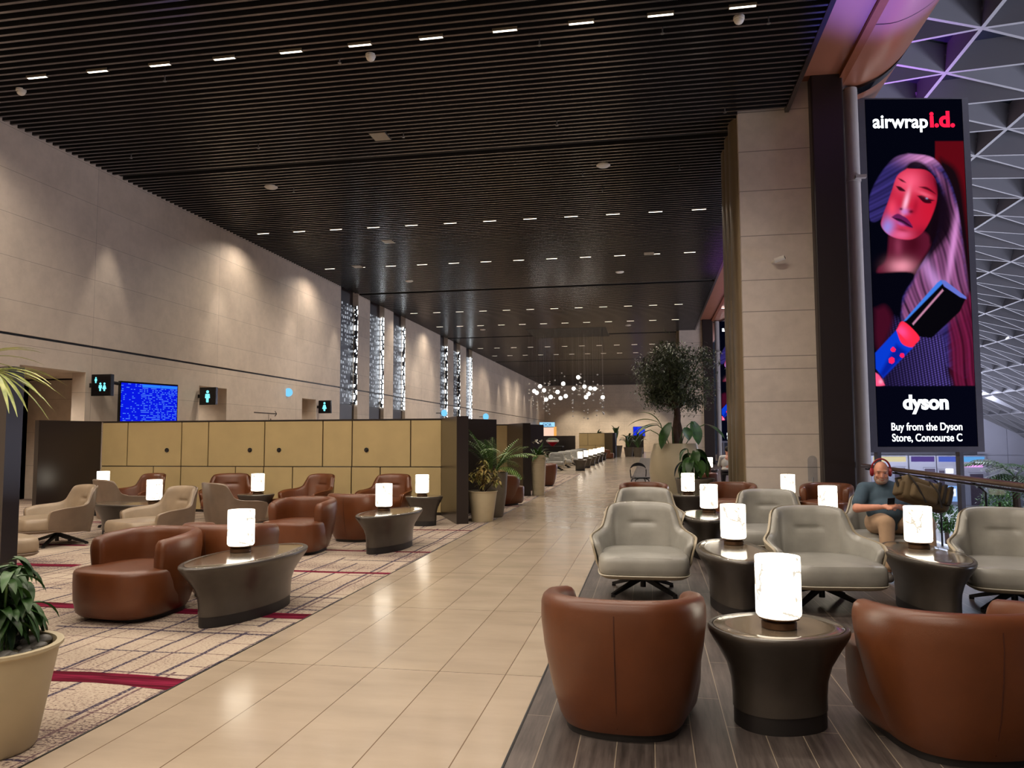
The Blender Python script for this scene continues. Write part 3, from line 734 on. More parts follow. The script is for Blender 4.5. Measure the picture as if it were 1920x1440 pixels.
def partition(name, label, y, upper, lower, x1, holes, wings=True, left=True):
    t = thing(name, label, 'partition', (0, y, 0), 0, 'ochre lounge partitions')
    x0 = upper[0]
    box('frame', x0, x1, .03, .20, 0, 1.945, DARKPANEL, t)
    g = .012
    for xs, z0, z1 in ((upper, .985, 1.93), (lower, .06, .965)):
        for a, b in zip(xs[:-1], xs[1:]):
            box('panel', a+g, b-g, 0, .032, z0, z1, YELLOW, t, bevel=.004)
    box('top_cap', x0, x1, -.012, .21, 1.945, 1.965, DARKPANEL, t)
    def wing(nm, a, b, th):
        a = Vector((*a, 0)); b = Vector((*b, 0)); d = (b-a).normalized(); n = Vector((-d.y, d.x, 0))
        v = [p+n*s+Vector((0, 0, z)) for z in (0, 1.965) for p in (a, b) for s in (0, th)]
        mesh(nm, v, [(0, 1, 3, 2), (4, 6, 7, 5), (0, 2, 6, 4), (1, 5, 7, 3), (0, 4, 5, 1), (2, 3, 7, 6)], DARKPANEL, t, smooth=False)
    if wings:
        wing('end_panel', (x1, -.02), (x1+.70, -1.5), .22)
        wing('end_panel', (x1+.05, .2), (x1+.72, 1.35), -.2)
        if left: wing('end_panel', (x0, -.02), (x0-.42, -1.32), -.14)
    for x in holes:
        MB().lathe([(.048, 0), (.048, .012), (.040, .016)], 24).build('socket', GLOSSBLACK, t, loc=(x, 0, 1.325)).rotation_euler = (R(90), 0, 0)
    return t
partition('partition_screen', 'ochre panelled partition with four black round sockets, nearest the camera', 15.1,
    [-11.98, -11.34, -10.03, -9.39, -8.08, -6.76, -6.11, -4.84, -4.18], [-11.98, -10.69, -10.03, -8.74, -8.09, -7.43, -6.12, -5.49, -4.18], -4.18, [-10.37, -8.41, -7.74, -5.79])
partition('partition_screen', 'ochre partition beyond the feathery palm, second down the hall', 21.9,
    [-9.9, -8.5, -7.9, -6.6, -5.9, -4.08], [-9.9, -8.6, -7.3, -6.0, -5.4, -4.08], -4.08, [-7.3, -6.2], left=False)
partition('partition_screen', 'small brown-framed partition far down the hall, left of the tree', 61.5, [-5.6, -4.9, -3.55], [-5.6, -4.3, -3.55], -3.55, [], left=False)
t = thing('dark_screen', 'dark upright panel at the left edge, behind the leafy plant', 'screen', (0, 0, 0))
m = MB(); a, b = Vector((-4.79, 5.16, 0)), Vector((-6.4, 5.75, 0)); d = (b-a).normalized(); n = Vector((-d.y, d.x, 0))
v = [p+n*s+Vector((0, 0, z)) for z in (0.04, 2.12) for p in (a, b) for s in (0, .12)]
mesh('panel', v, [(0, 1, 3, 2), (4, 6, 7, 5), (0, 2, 6, 4), (1, 5, 7, 3), (0, 4, 5, 1), (2, 3, 7, 6)], DARKPANEL, t, smooth=False)
v = [p+n*s+Vector((0, 0, z)) for z in (0, .04) for p in (a-d*-.02, b) for s in (.015, .105)]
mesh('plinth', v, [(0, 1, 3, 2), (4, 6, 7, 5), (0, 2, 6, 4), (1, 5, 7, 3), (0, 4, 5, 1), (2, 3, 7, 6)], PLINTH, t, smooth=False)

# dark bar counter and far panels
def counter():
    t = thing('bar_counter', 'dark bar counter far down the hall before the beige end wall', 'counter', (-7.3, 50.0, 0))
    box('body', -1.6, 1.6, -.4, .4, 0, .98, GLOSSBLACK, t); box('worktop', -1.7, 1.7, -.5, .5, .98, 1.04, BLACK, t)
    t = thing('dark_screen', 'wide dark wall behind the far bar counter', 'screen', (-7.3, 53.0, 0)); box('panel', -2.6, 2.2, 0, .2, 0, 1.72, DARKPANEL, t)
    t = thing('display_bowl', 'red and white bowl on the far dark bar', 'bowl', (-6.3, 50.0, 1.04))
    MB().lathe([(.1, 0), (.12, .05), (.34, .22), (.40, .27)], 28).build('bowl', simple('red_enamel', srgb(190, 24, 48), .3), t)
    MB().lathe([(.40, .27), (.43, .38), (.40, .40)], 28).build('rim', simple('white_enamel', srgb(220, 214, 206), .35), t)
    MB().ball((0, 0, .42), .36, 14, 8, 1, 1, .35).build('greenery', LEAF_DARK, t)
    t = thing('dark_screen', 'dark low panel farthest down the path, right of the small partition', 'screen', (-2.0, 76, 0))
    box('panel', -.2, 1.4, 0, .25, 0, 1.8, DARKPANEL, t)
    t = thing('dark_screen', 'dark panel behind the far grey pots, below the blue screen', 'screen', (-1.5, 66, 0))
    box('panel', -.55, .75, 0, .25, 0, 1.72, DARKPANEL, t)
counter()
# ------------------------------------------------------------------ ceiling fixtures
FIXLENS = glow('downlight_lens', (1, .90, .74), 5.0)
FIXBODY = simple('downlight_body', srgb(150, 138, 118), .4, .4, var=.05)
ORD = ['first', 'second', 'third', 'fourth', 'fifth', 'sixth', 'seventh', 'eighth', 'ninth', 'tenth', 'eleventh', 'twelfth']
ROWN = {11.38: 'nearest ceiling row', 21.65: 'second ceiling row', 26.70: 'third ceiling row', 37.15: 'fourth ceiling row', 42.0: 'fifth ceiling row', 52.75: 'sixth ceiling row', 57.8: 'seventh ceiling row'}
fx0 = None
for y, rn in ROWN.items():
    for k in range(11, -1, -1):
        if y == 11.38 and k > 10: continue
        lab = 'slim slot downlight, %s from the left wall in the %s' % (ORD[11-k], rn)
        if fx0 is None:
            fx0 = thing('ceiling_downlight', lab, 'ceiling light', (FIX_X[k], y, CEIL), 0, 'slot downlights in the '+rn)
            m = MB(); m.box(-.20, .20, -.035, -.026, -.012, .03); m.box(-.20, .20, .026, .035, -.012, .03); m.box(-.20, -.19, -.026, .026, -.012, .03); m.box(.19, .20, -.026, .026, -.012, .03)
            m.build('housing', FIXBODY, fx0, smooth=False)
            box('lens', -.188, .188, -.026, .026, -.010, .02, FIXLENS, fx0)
        else: dup(fx0, (FIX_X[k], y, CEIL), 0, lab, 'slot downlights in the '+rn)
t = thing('ceiling_speaker', 'round white ceiling disc at the left, above the tall light screens', 'speaker', (-9.38, 17.62, CEIL), 0, 'round white ceiling discs')
MB().lathe([(.15, .02), (.15, -.02), (.13, -.035)], 28).build('grille', WHITE_PLASTIC, t); MB().lathe([(.165, .0), (.165, -.012), (.15, -.014)], 28, caps=False).build('rim', WHITE_PLASTIC, t)
dup(t, (-.97, 17.65, CEIL), 0, 'round white ceiling disc right of centre, nearer of two on the right')
dup(t, (-1.04, 29.4, CEIL), 0, 'round white ceiling disc above the pillar row, farther right')
dup(t, (-9.53, 29.43, CEIL), 0, 'round white ceiling disc beside the first streak of reflected light')
dup(t, (-1.1, 43.6, CEIL), 0, 'round white ceiling disc farthest right down the hall'); dup(t, (-9.58, 43.6, CEIL), 0, 'round white ceiling disc farthest left down the hall')
t = thing('dome_camera', 'small white dome hanging at the left end of the nearest light row', 'camera', (-11.25, 11.77, CEIL), 0, 'small domes by the nearest light row')
MB().ball((0, 0, -.03), .075, 16, 8, 1, 1, .9).build('dome', WHITE_PLASTIC, t); MB().lathe([(.085, .02), (.085, -.02)], 20).build('collar', WHITE_PLASTIC, t)
dup(t, (-4.5, 11.75, CEIL), 0, 'small white dome under the sixth light of the nearest row'); dup(t, (1.45, 11.7, CEIL), 0, 'small white dome at the right end of the nearest light row')
for (x, y, l) in ((-5.53, 15.03, 'grey square hatch in the middle of the slatted ceiling'), (-8.27, 23.32, 'grey square hatch under the second light row'), (-10.6, 26.55, 'grey square hatch over the first tall light screen'), (.08, 26.6, 'grey square hatch near the right edge of the ceiling')):
    t = thing('access_hatch', l, 'hatch', (x, y, CEIL), 0, 'square ceiling hatches'); box('panel', -.17, .17, -.2, .2, -.015, .02, FIXBODY, t); box('frame', -.19, .19, -.22, .22, -.004, .03, SLAT2, t)
t0 = None
for i, (x, y) in enumerate(((-8.35, 11.8), (-5.05, 11.75), (-1.65, 11.8), (.3, 11.8), (1.9, 11.8), (-11.4, 15.0), (-8.3, 15.0), (-5.0, 15.0), (-1.75, 15.0), (1.55, 15.0), (-8.9, 17.9), (-1.5, 18.1), (.8, 18.1), (-1.1, 19.4))):
    lab = 'tiny ceiling sprinkler, %s in its line counting from the left' % ORD[i if i < 5 else i-5 if i < 10 else i-10]+(' by the nearest lights', ' above the partition', ' beyond the dark joint')[0 if i < 5 else 1 if i < 10 else 2]
    if t0 is None:
        t0 = thing('sprinkler', lab, 'sprinkler', (x, y, CEIL), 0, 'ceiling sprinklers'); MB().tube([(0, 0, .05), (0, 0, -.07)], .012, 8).build('pipe', STEEL, t0); MB().lathe([(.03, -.07), (.03, -.08)], 12).build('deflector', STEEL, t0)
    else: dup(t0, (x, y, CEIL), 0, lab)

# chandelier of glass globes
t = thing('chandelier', 'cluster of glowing glass globes hanging far down the hall', 'chandelier', (0, 0, 0))
GLOBE = glow('globe_glow', (1, .95, .86), 9.0); BEAD = simple('glass_bead', srgb(150, 145, 140), .1, .0, var=.1, spec=.8)
globes = [(-6.42, 45.16, 4.66), (-6.92, 46.14, 4.44), (-6.68, 45.58, 4.3), (-6.34, 46.33, 4.49), (-6.23, 46.4, 3.92), (-5.71, 44.61, 3.98), (-5.28, 44.44, 4.26), (-5.41, 47.08, 4.04), (-5.03, 45.23, 4.8), (-4.88, 45.15, 4.05), (-4.64, 47.59, 4.65), (-4.19, 45.9, 5.22), (-3.92, 47.08, 4.73), (-3.47, 45.92, 4.54), (-3.24, 46.45, 4.55), (-3.5, 44.88, 4.15), (-3.77, 46.43, 4.04), (-2.81, 47.18, 4.06)]
for x, y, z in globes: MB().ball((x, y, z), .115, 14, 10).build('globe', GLOBE, t)
m = MB(); b = MB(); rr = random.Random(5)
for x, y, z in globes: m.tube([(x, y, z+.1), (x, y, CEIL)], .0022, 4)
for k in range(42):
    x = rr.uniform(-7.0, -2.5); y = rr.uniform(44.2, 47.8); z0 = rr.uniform(2.7, 4.6)
    m.tube([(x, y, z0), (x, y, CEIL)], .0022, 4)
    for q in range(rr.randint(2, 4)): b.ball((x, y, z0+q*rr.uniform(.22, .45)), rr.uniform(.04, .065), 8, 6)
m.build('cable', STEEL, t); o = b.build('bead', BEAD, t); o['kind'] = 'stuff'
box('canopy', -7.1, -2.4, 44, 48, CEIL-.01, CEIL+.02, SLAT2, t)

# ------------------------------------------------------------------ advertising screens
def painted_panel(W, H, nx, nz):
    u, v = np.meshgrid(np.linspace(0, 1, nx), np.linspace(0, 1, nz)); yy = 187+v*650
    x0 = 1622+(yy-187)*23/650; x1 = 1800+(yy-187)*35/650; xx = x0+u*(x1-x0)
    img = np.zeros((nz, nx, 3)); lin = lambda c: np.array(srgb(*c))
    rng = np.random.RandomState(4)
    def sdf(P):
        P = np.array(P, float); d = np.full(xx.shape, 1e9); ins = np.zeros(xx.shape, bool)
        for (ax, ay), (bx, by) in zip(P, np.roll(P, -1, 0)):
            ex, ey = bx-ax, by-ay; px, py = xx-ax, yy-ay
            tt = np.clip((px*ex+py*ey)/(ex*ex+ey*ey+1e-9), 0, 1)
            d = np.minimum(d, np.hypot(px-tt*ex, py-tt*ey))
            ins ^= ((ay > yy) != (by > yy)) & (xx < (bx-ax)*(yy-ay)/(by-ay+1e-12)+ax)
        return np.where(ins, -d, d)
    def smooth(P, n=8): return [tuple(q) for q in cr(list(P)+[P[0]], n*len(P)+1)[:-1]]
    def put(mask, col, a=1.0):
        nonlocal img
        c = col if isinstance(col, np.ndarray) and col.ndim == 3 else lin(col)
        img = img*(1-(mask*a)[..., None])+c*(mask*a)[..., None]
    def P(pts, soft=1.0, curve=True):
        s = sdf(smooth(pts) if curve else pts); return np.clip(.5-s/(2*soft), 0, 1)
    def blob(x, y, rx, ry, ang=0.0, p=1.0):
        c, s = math.cos(R(ang)), math.sin(R(ang)); dx, dy = xx-x, yy-y
        return np.exp(-(((dx*c+dy*s)/rx)**2+((-dx*s+dy*c)/ry)**2)**p)
    def strand(seed, ang, freq):
        r = np.random.RandomState(seed); c, s = math.cos(R(ang)), math.sin(R(ang)); q = (xx-1700)*c+(yy-450)*s+3*np.sin(yy/23.0+seed)
        return .5+.5*sum(np.sin(q*f*freq+r.uniform(0, 6)) for f in (.55, .9, 1.7))/3
    put(np.ones(xx.shape), (3, 4, 14))
    put(P([(1752, 268), (1830, 268), (1830, 727), (1752, 727)], 1, False), (92, 8, 18), .9)
    put(P([(1762, 300), (1795, 330), (1812, 420), (1835, 640), (1840, 740), (1745, 740), (1725, 600), (1740, 420)], 6), (20, 8, 14))
    # hair
    hair = P([(1702, 291), (1676, 300), (1652, 328), (1634, 362), (1627, 396), (1633, 420), (1650, 416), (1668, 392), (1686, 352), (1706, 326), (1742, 330), (1758, 372), (1757, 430), (1745, 470), (1716, 520), (1690, 570), (1700, 625), (1790, 700), (1818, 700), (1815, 560), (1806, 470), (1794, 390), (1776, 336), (1748, 300)], 1.6)
    st = strand(1, 62, .55)
    col = lin((50, 42, 106))*(.30+.95*st[..., None]); put(hair, col)
    put(hair*blob(1734, 300, 42, 14), lin((206, 134, 190))*(.6+.6*st[..., None]), .95)
    st2 = strand(3, -18, .5)
    right = P([(1742, 312), (1772, 340), (1792, 400), (1806, 480), (1815, 590), (1780, 600), (1756, 560), (1726, 600), (1700, 620), (1692, 580), (1716, 525), (1750, 470), (1770, 420), (1768, 360)], 4)
    put(right, lin((150, 86, 136))*(.08+1.05*st2[..., None]), .95)
    put(P([(1748, 345), (1775, 380), (1784, 430), (1760, 470), (1730, 500), (1748, 440), (1756, 390)], 5), (14, 6, 14), .95)
    put(blob(1786, 470, 6, 80, 8)*hair, (226, 150, 220), .75); put(blob(1757, 540, 11, 60, -30)*hair, (206, 150, 220), .7)
    put(blob(1805, 660, 16, 90, 4)*hair, lin((120, 34, 66))*(.3+st2[..., None]), .9)
    put(P([(1690, 332), (1706, 308), (1730, 310), (1752, 336), (1750, 350), (1722, 326), (1700, 334)], 3), (12, 5, 12), .95)
    # neck and shoulder
    put(P([(1668, 425), (1732, 440), (1742, 470), (1700, 520), (1650, 520), (1646, 508), (1662, 490)], 3), (88, 20, 42))
    put(blob(1690, 505, 22, 14), (240, 150, 170), .85); put(blob(1684, 468, 8, 22), (150, 60, 90), .6); put(blob(1712, 462, 16, 22), (60, 6, 20), .8)
    # face
    face = P([(1700, 320), (1682, 334), (1672, 362), (1664, 386), (1655, 410), (1652, 428), (1664, 444), (1684, 453), (1710, 454), (1730, 440), (1746, 412), (1756, 378), (1754, 346), (1736, 324)], 1.2)
    put(face, (192, 30, 60)); put(face*blob(1662, 395, 10, 50, 8), (120, 10, 44), .55); put(face*blob(1752, 360, 9, 50, -4), (110, 8, 34), .7); put(face*blob(1706, 345, 26, 22), (250, 96, 130), .8); put(face*blob(1742, 400, 22, 36), (196, 22, 48), .8)
    put(face*blob(1664, 432, 13, 24, 18), (140, 130, 214), .95); put(face*blob(1690, 446, 20, 10), (236, 110, 160), .7); put(face*blob(1672, 396, 9, 18), (240, 70, 100), .8)
    put(face*blob(1698, 384, 4.5, 22, 14), (255, 178, 206), .95); put(face*blob(1696, 402, 8, 6), (190, 120, 200), .8)
    put(face*blob(1708, 402, 5, 3.5), (60, 4, 22), .9); put(face*blob(1689, 397, 3.2, 2.5), (60, 4, 40), .9); put(face*blob(1716, 392, 5, 14, 10), (150, 14, 40), .6)
    put(face*P([(1671, 412), (1682, 406), (1692, 410), (1702, 417), (1711, 432), (1700, 430), (1686, 422)], 1), (92, 24, 80), .95)
    put(face*P([(1672, 413), (1690, 417), (1711, 432), (1690, 423)], .8), (30, 4, 26), .9); put(face*blob(1688, 425, 8, 3, 24), (170, 90, 170), .8); put(face*blob(1692, 437, 12, 3, 12), (120, 12, 40), .5)
    for (pts) in ([(1719, 372), (1731, 372), (1746, 385), (1732, 385)], [(1679, 353), (1688, 355), (1697, 363), (1686, 362)]):
        put(face*P(pts, 1.1), (20, 4, 16), .95)
    put(face*blob(1733, 369, 15, 4, 22), (255, 110, 140), .6); put(face*P([(1744, 383), (1752, 381), (1735, 376)], .8, False), (16, 4, 20), .9); put(face*blob(1737, 377, 2, 1.5), (170, 170, 220), .8)
    put(face*P([(1722, 355), (1738, 356), (1754, 369), (1740, 362)], 1.2), (44, 4, 18), .95); put(face*P([(1683, 338), (1691, 341), (1698, 347), (1689, 344)], 1.2), (44, 4, 18), .95)
    put(P([(1750, 340), (1764, 360), (1762, 420), (1744, 462), (1746, 420), (1757, 380)], 3), (16, 5, 14), .95); put(blob(1768, 410, 13, 62, 4)*hair, (20, 8, 20), .9); put(face*blob(1745, 335, 18, 26), (120, 10, 36), .55); put(face*blob(1730, 445, 24, 14), (110, 8, 34), .6)
    # dark top and ribbed knit
    put(P([(1628, 518), (1712, 518), (1692, 560), (1686, 600), (1650, 660), (1640, 727), (1628, 727)], 2), (4, 4, 14))
    knit = P([(1676, 600), (1720, 620), (1768, 640), (1776, 700), (1776, 730), (1650, 730), (1650, 680)], 6)
    rib = np.clip(np.sin((xx-yy*.16)*1.05)*.5+.5, 0, 1)*np.clip(np.sin((yy+xx*.35)*1.5)*.5+.6, 0, 1)
    put(knit, lin((110, 90, 190))*(.04+.75*rib[..., None]*np.clip((xx-1650)/110, .1, 1)[..., None]), .95)
    put(P([(1640, 585), (1660, 580), (1672, 610), (1650, 660), (1640, 640)], 6), (70, 12, 34), .8)
    put(P([(1778, 600), (1830, 560), (1835, 727), (1790, 727)], 5), lin((110, 24, 60))*(.15+1.0*strand(8, -10, .5)[..., None]), .9)
    # hair tool
    put(P([(1640, 666), (1680, 624), (1712, 656), (1655, 712), (1641, 695)], .9, False), (8, 56, 200)); put(P([(1680, 650), (1700, 664), (1655, 712), (1648, 705)], 4, False), (6, 20, 130), .8)
    put(P([(1693, 608), (1764, 531), (1811, 566), (1800, 590), (1747, 639), (1723, 636)], .9, False), (6, 5, 10)); put(P([(1693, 608), (1699, 606), (1768, 537), (1764, 531), (1757, 536)], .8, False), (60, 120, 220))
    put(P([(1764, 531), (1772, 532), (1812, 563), (1812, 567), (1800, 563), (1770, 543)], .8, False), (96, 110, 200)); put(P([(1710, 612), (1712, 615), (1769, 551), (1767, 548)], .8, False), (190, 130, 160))
    put(P([(1680, 624), (1693, 608), (1723, 636), (1716, 650), (1708, 656), (1690, 648)], .9), (255, 40, 70)); put(blob(1690, 626, 9, 14, -45)*P([(1680, 624), (1693, 608), (1723, 636), (1710, 655)], 1, False), (255, 80, 150), .8)
    for (x, y, r) in ((1674, 660, 4.6), (1671, 680, 6), (1691, 671, 4.4)): put((np.hypot(xx-x, yy-y) < r).astype(float), (255, 30, 90))
    put(P([(1640, 702), (1648, 708), (1657, 723), (1656, 726), (1640, 726)], 1), (244, 84, 130)); put(blob(1650, 719, 4, 4), (255, 170, 200), .8)
    put(P([(1600, 727), (1900, 727), (1900, 900), (1600, 900)], .8, False), (4, 5, 18))
    X, Z = u*W, (1-v)*H
    verts = np.stack([X, np.zeros_like(X), Z], -1).reshape(-1, 3)
    idx = np.arange(nx*nz).reshape(nz, nx); f = np.stack([idx[:-1, :-1], idx[1:, :-1], idx[1:, 1:], idx[:-1, 1:]], -1).reshape(-1, 4)
    me = bpy.data.meshes.new('display'); me.from_pydata(verts.tolist(), [], f.tolist()); me.update()
    at = me.color_attributes.new('picture', 'FLOAT_COLOR', 'POINT')
    at.data.foreach_set('color', np.concatenate([np.clip(img, 0, 1), np.ones((nz, nx, 1))], -1).reshape(-1).astype(np.float32))
    return me
def picture_mat(strength):
    m = bpy.data.materials.new('screen_picture'); m.use_nodes = True; nt = m.node_tree; nt.nodes.remove(nt.nodes['Principled BSDF'])
    a = N(nt, 'ShaderNodeAttribute', attribute_name='picture'); e = N(nt, 'ShaderNodeEmission', i_Strength=strength)
    L(nt, a.outputs['Color'], e.inputs[0]); L(nt, e.outputs[0], nt.nodes['Material Output'].inputs[0]); return m
TXT_W = glow('screen_text_white', (.92, .97, 1), 2.2); TXT_R = glow('screen_text_red', (1, .012, .06), 1.3)
SW, SH = 2.02, 7.25
def ad_screen():
    t = thing('advertising_screen', 'tall advertising screen with a woman and a hair styler, beside the dark column', 'screen', (4.56, 16.6, 1.36), R(10.2))
    me = painted_panel(SW, SH, 170, 560); me.materials.append(picture_mat(1.12))
    d = bpy.data.objects.new('display', me); COL.objects.link(d); d.parent = t
    FR = simple('screen_frame', srgb(104, 102, 112), .4, .4, var=.05)
    m = MB(); m.box(-.16, -.01, .0, .5, -.12, SH+.03); m.box(SW+.01, SW+.14, .0, .5, -.12, SH+.03); m.box(-.01, SW+.01, .0, .5, SH+.005, SH+.03); m.box(-.01, SW+.01, 0, .5, -.12, -.01)
    m.build('frame', FR, t, smooth=False); box('back_box', -.01, SW+.01, .02, .5, -.01, SH, GLOSSBLACK, t)
    mm = MB()
    for x in (.12, SW-.2): mm.box(x, x+.08, .3, .45, -7.6, -.1)
    mm.build('support', FR, t, smooth=False)
    def line(name, body, x0, x1, base, size, mat, bold):
        yy = base; u = lambda x: (x-(1622+(yy-187)*23/650))/((1800+(yy-187)*35/650)-(1622+(yy-187)*23/650))
        o = text(name, body, size, mat, t, (u(x0)*SW, -.012, (1-(yy-187)/650)*SH), (R(90), 0, 0), .003, 'LEFT', 1, bold)
        w = max(v.co.x for v in o.data.vertices)
        o.scale.x = (u(x1)-u(x0))*SW/max(w, .01)
    line('lettering', 'airwrap', 1636, 1738, 242, .40, TXT_W, .008); line('lettering', 'i.d.', 1741, 1788, 240, .46, TXT_R, .018)
    line('lettering', 'dyson', 1692, 1779, 769, .40, TXT_W, .016); line('lettering', 'Buy from the Dyson', 1669, 1805, 808, .22, TXT_W, .002); line('lettering', 'Store, Concourse C', 1671, 1805, 828, .22, TXT_W, .002)
    return t
ad0 = ad_screen()
dup(ad0, (4.30, 47.6, 1.36), R(10.2), 'second tall advertising screen, half hidden behind the stone pillar')

# flight board, screens and signs
def dash_mat(name, bg, fg, sx, sz, st):
    m = bpy.data.materials.new(name); m.use_nodes = True; nt = m.node_tree; nt.nodes.remove(nt.nodes['Principled BSDF'])
    tc = pos(nt); sep = N(nt, 'ShaderNodeSeparateXYZ'); L(nt, tc, sep.inputs[0])
    rows = math_n(nt, 'FRACT', math_n(nt, 'MULTIPLY', sep.outputs[2], sz)); on = math_n(nt, 'GREATER_THAN', rows, .55)
    cell = N(nt, 'ShaderNodeTexWhiteNoise', noise_dimensions='2D'); cmb = N(nt, 'ShaderNodeCombineXYZ')
    L(nt, math_n(nt, 'FLOOR', math_n(nt, 'MULTIPLY', sep.outputs[0], sx)), cmb.inputs[0]); L(nt, math_n(nt, 'FLOOR', math_n(nt, 'MULTIPLY', sep.outputs[2], sz)), cmb.inputs[1]); L(nt, cmb.outputs[0], cell.inputs['Vector'])
    f = math_n(nt, 'MULTIPLY', on, math_n(nt, 'MULTIPLY', math_n(nt, 'GREATER_THAN', cell.outputs['Value'], math_n(nt, 'ADD', .48, math_n(nt, 'MULTIPLY', math_n(nt, 'LESS_THAN', sep.outputs[0], .55), .3))), .6))
    e = N(nt, 'ShaderNodeEmission', i_Strength=st); L(nt, mix(nt, f, bg, fg), e.inputs[0]); L(nt, e.outputs[0], nt.nodes['Material Output'].inputs[0]); return m
BOARD = dash_mat('flight_rows', srgb(8, 22, 214), srgb(90, 150, 250), 26, 24, 1.15)
t = thing('flight_display', 'blue flight information screen on the left wall', 'screen', (-12.32, 16.1, 1.9), R(71.6))
box('casing', 0, 1.58, .005, .09, 0, 1.05, GLOSSBLACK, t); box('display', .02, 1.56, 0, .006, .02, 1.01, BOARD, t)
box('column_header', .57, 1.07, -.004, 0, .93, 1.0, glow('board_head', srgb(40, 120, 230), 1.2), t); box('column_header', 1.09, 1.55, -.004, 0, .93, 1.0, MATS['board_head'], t)
MB().tube([(.0, .05, .98), (-.12, .08, 1.0), (-.2, .3, 1.02)], .04, 10).build('bracket', BLACK, t)
PICT = glow('pictogram_cyan', srgb(120, 235, 245), 1.6)
def figure(m, x, z, s, skirt=False):
    m.rings([[Vector((x+.055*s*math.cos(2*PI*k/12), yy, z+.36*s+.055*s*math.sin(2*PI*k/12))) for k in range(12)] for yy in (-.006, 0)])
    prof = [(-.085, .28), (.085, .28), (.10, .12), (.05, .12), (.045, -.04), (-.045, -.04), (-.05, .12), (-.10, .12)] if not skirt else [(-.05, .28), (.05, .28), (.12, .07), (.05, .07), (.045, -.04), (-.045, -.04), (-.05, .07), (-.12, .07)]
    m.rings([[Vector((x+a*s, yy, z+b*s)) for a, b in prof] for yy in (-.006, 0)])
def wc_sign(name, label, x, y, z, figs):
    t = thing(name, label, 'sign', (x, y, z), 0, 'black restroom signs on the left wall')
    box('box', 0, .5, 0, .12, 0, .5, GLOSSBLACK, t, bevel=.01); box('arm', -.12, 0, .04, .08, .2, .3, BLACK, t)
    for f in figs:
        m = MB(); figure(m, *f); m.build('pictogram', PICT, t, smooth=False)
wc_sign('restroom_sign', 'black restroom sign with a small figure above two lit figures, nearest on the left wall', -12.62, 15.5, 2.56, [(.12, .31, .30), (.24, .13, .42), (.345, .13, .42, True)])
wc_sign('restroom_sign', 'black restroom sign with one lit male figure, right of the flight screen', -12.62, 19.8, 2.54, [(.25, .10, .75)])
wc_sign('restroom_sign', 'black restroom sign with one lit female figure, left of the tall light screens', -12.62, 27.75, 2.55, [(.25, .12, .75, True)])
BLUEL = glow('sign_blue', srgb(120, 200, 250), 1.2)
for (x, y, z, l, r) in ((-12.66, 25.3, 3.22, 'small round blue sign on the wall before the last restroom sign', .15), (-12.2, 44.6, 3.1, 'small blue sign left of the far light screens', .2), (-12.2, 56.5, 3.2, 'small blue sign beyond the far light screens', .25)):
    t = thing('wall_sign', l, 'sign', (x, y, z)); MB().lathe([(r, 0), (r, .04)], 24).build('disc', BLUEL, t).rotation_euler = (R(90), 0, R(45)); box('bracket', -.5 if x > -12.5 else -.04, 0, .0, .03, -.02, .02, BLACK, t)
INK = simple('sign_ink', srgb(60, 50, 46), .6, var=0)
t = thing('wall_arrow_sign', 'dark arrow lettering on the left wall above the partition', 'sign', (WALL, 23.0, 2.32))
m = MB(); m.box(0, .006, .0, 1.55, .10, .13); m.beam((.003, 1.55, .115), (.003, 1.42, .20), .03, .006, Vector((1, 0, 0))); m.beam((.003, 1.55, .115), (.003, 1.42, .03), .03, .006, Vector((1, 0, 0))); m.build('arrow', INK, t, smooth=False)
m = MB(); m.box(0, .006, .98, 1.0, -.42, .08); m.box(0, .006, 1.1, 1.16, -.3, -.06); m.build('pictogram', INK, t, smooth=False)
t = thing('wall_sign', 'boutique sign and glowing window at the far left end of the hall', 'shop sign', (-12.3, 86, 0))
box('sign_band', 0, 1.7, 0, .2, 2.86, 3.36, glow('dior_band', srgb(150, 205, 245), 1.3), t); box('window', .1, 1.62, .05, .2, .8, 2.78, glow('dior_window', srgb(255, 214, 190), 1.0), t); box('frame', 1.62, 1.9, 0, .2, 0, 2.86, glow('dior_edge', srgb(255, 180, 90), .9), t)
o = text('lettering', 'DIOR', .46, simple('dior_ink', srgb(60, 90, 120), .5, var=0), t, (.35, -.01, 2.93), (R(90), 0, 0), .004, 'LEFT', .9, .006)
box('plinth', 0, 1.9, 0, .3, 0, .8, DARKPANEL, t)
t = thing('wall_screen', 'blue screen on the far end wall, left of the big tree', 'screen', (-1.95, YEND-.12, 1.74))
box('casing', 0, 1.4, .01, .1, 0, 1.17, GLOSSBLACK, t); box('display', .03, 1.37, 0, .012, .03, 1.14, BOARD, t)

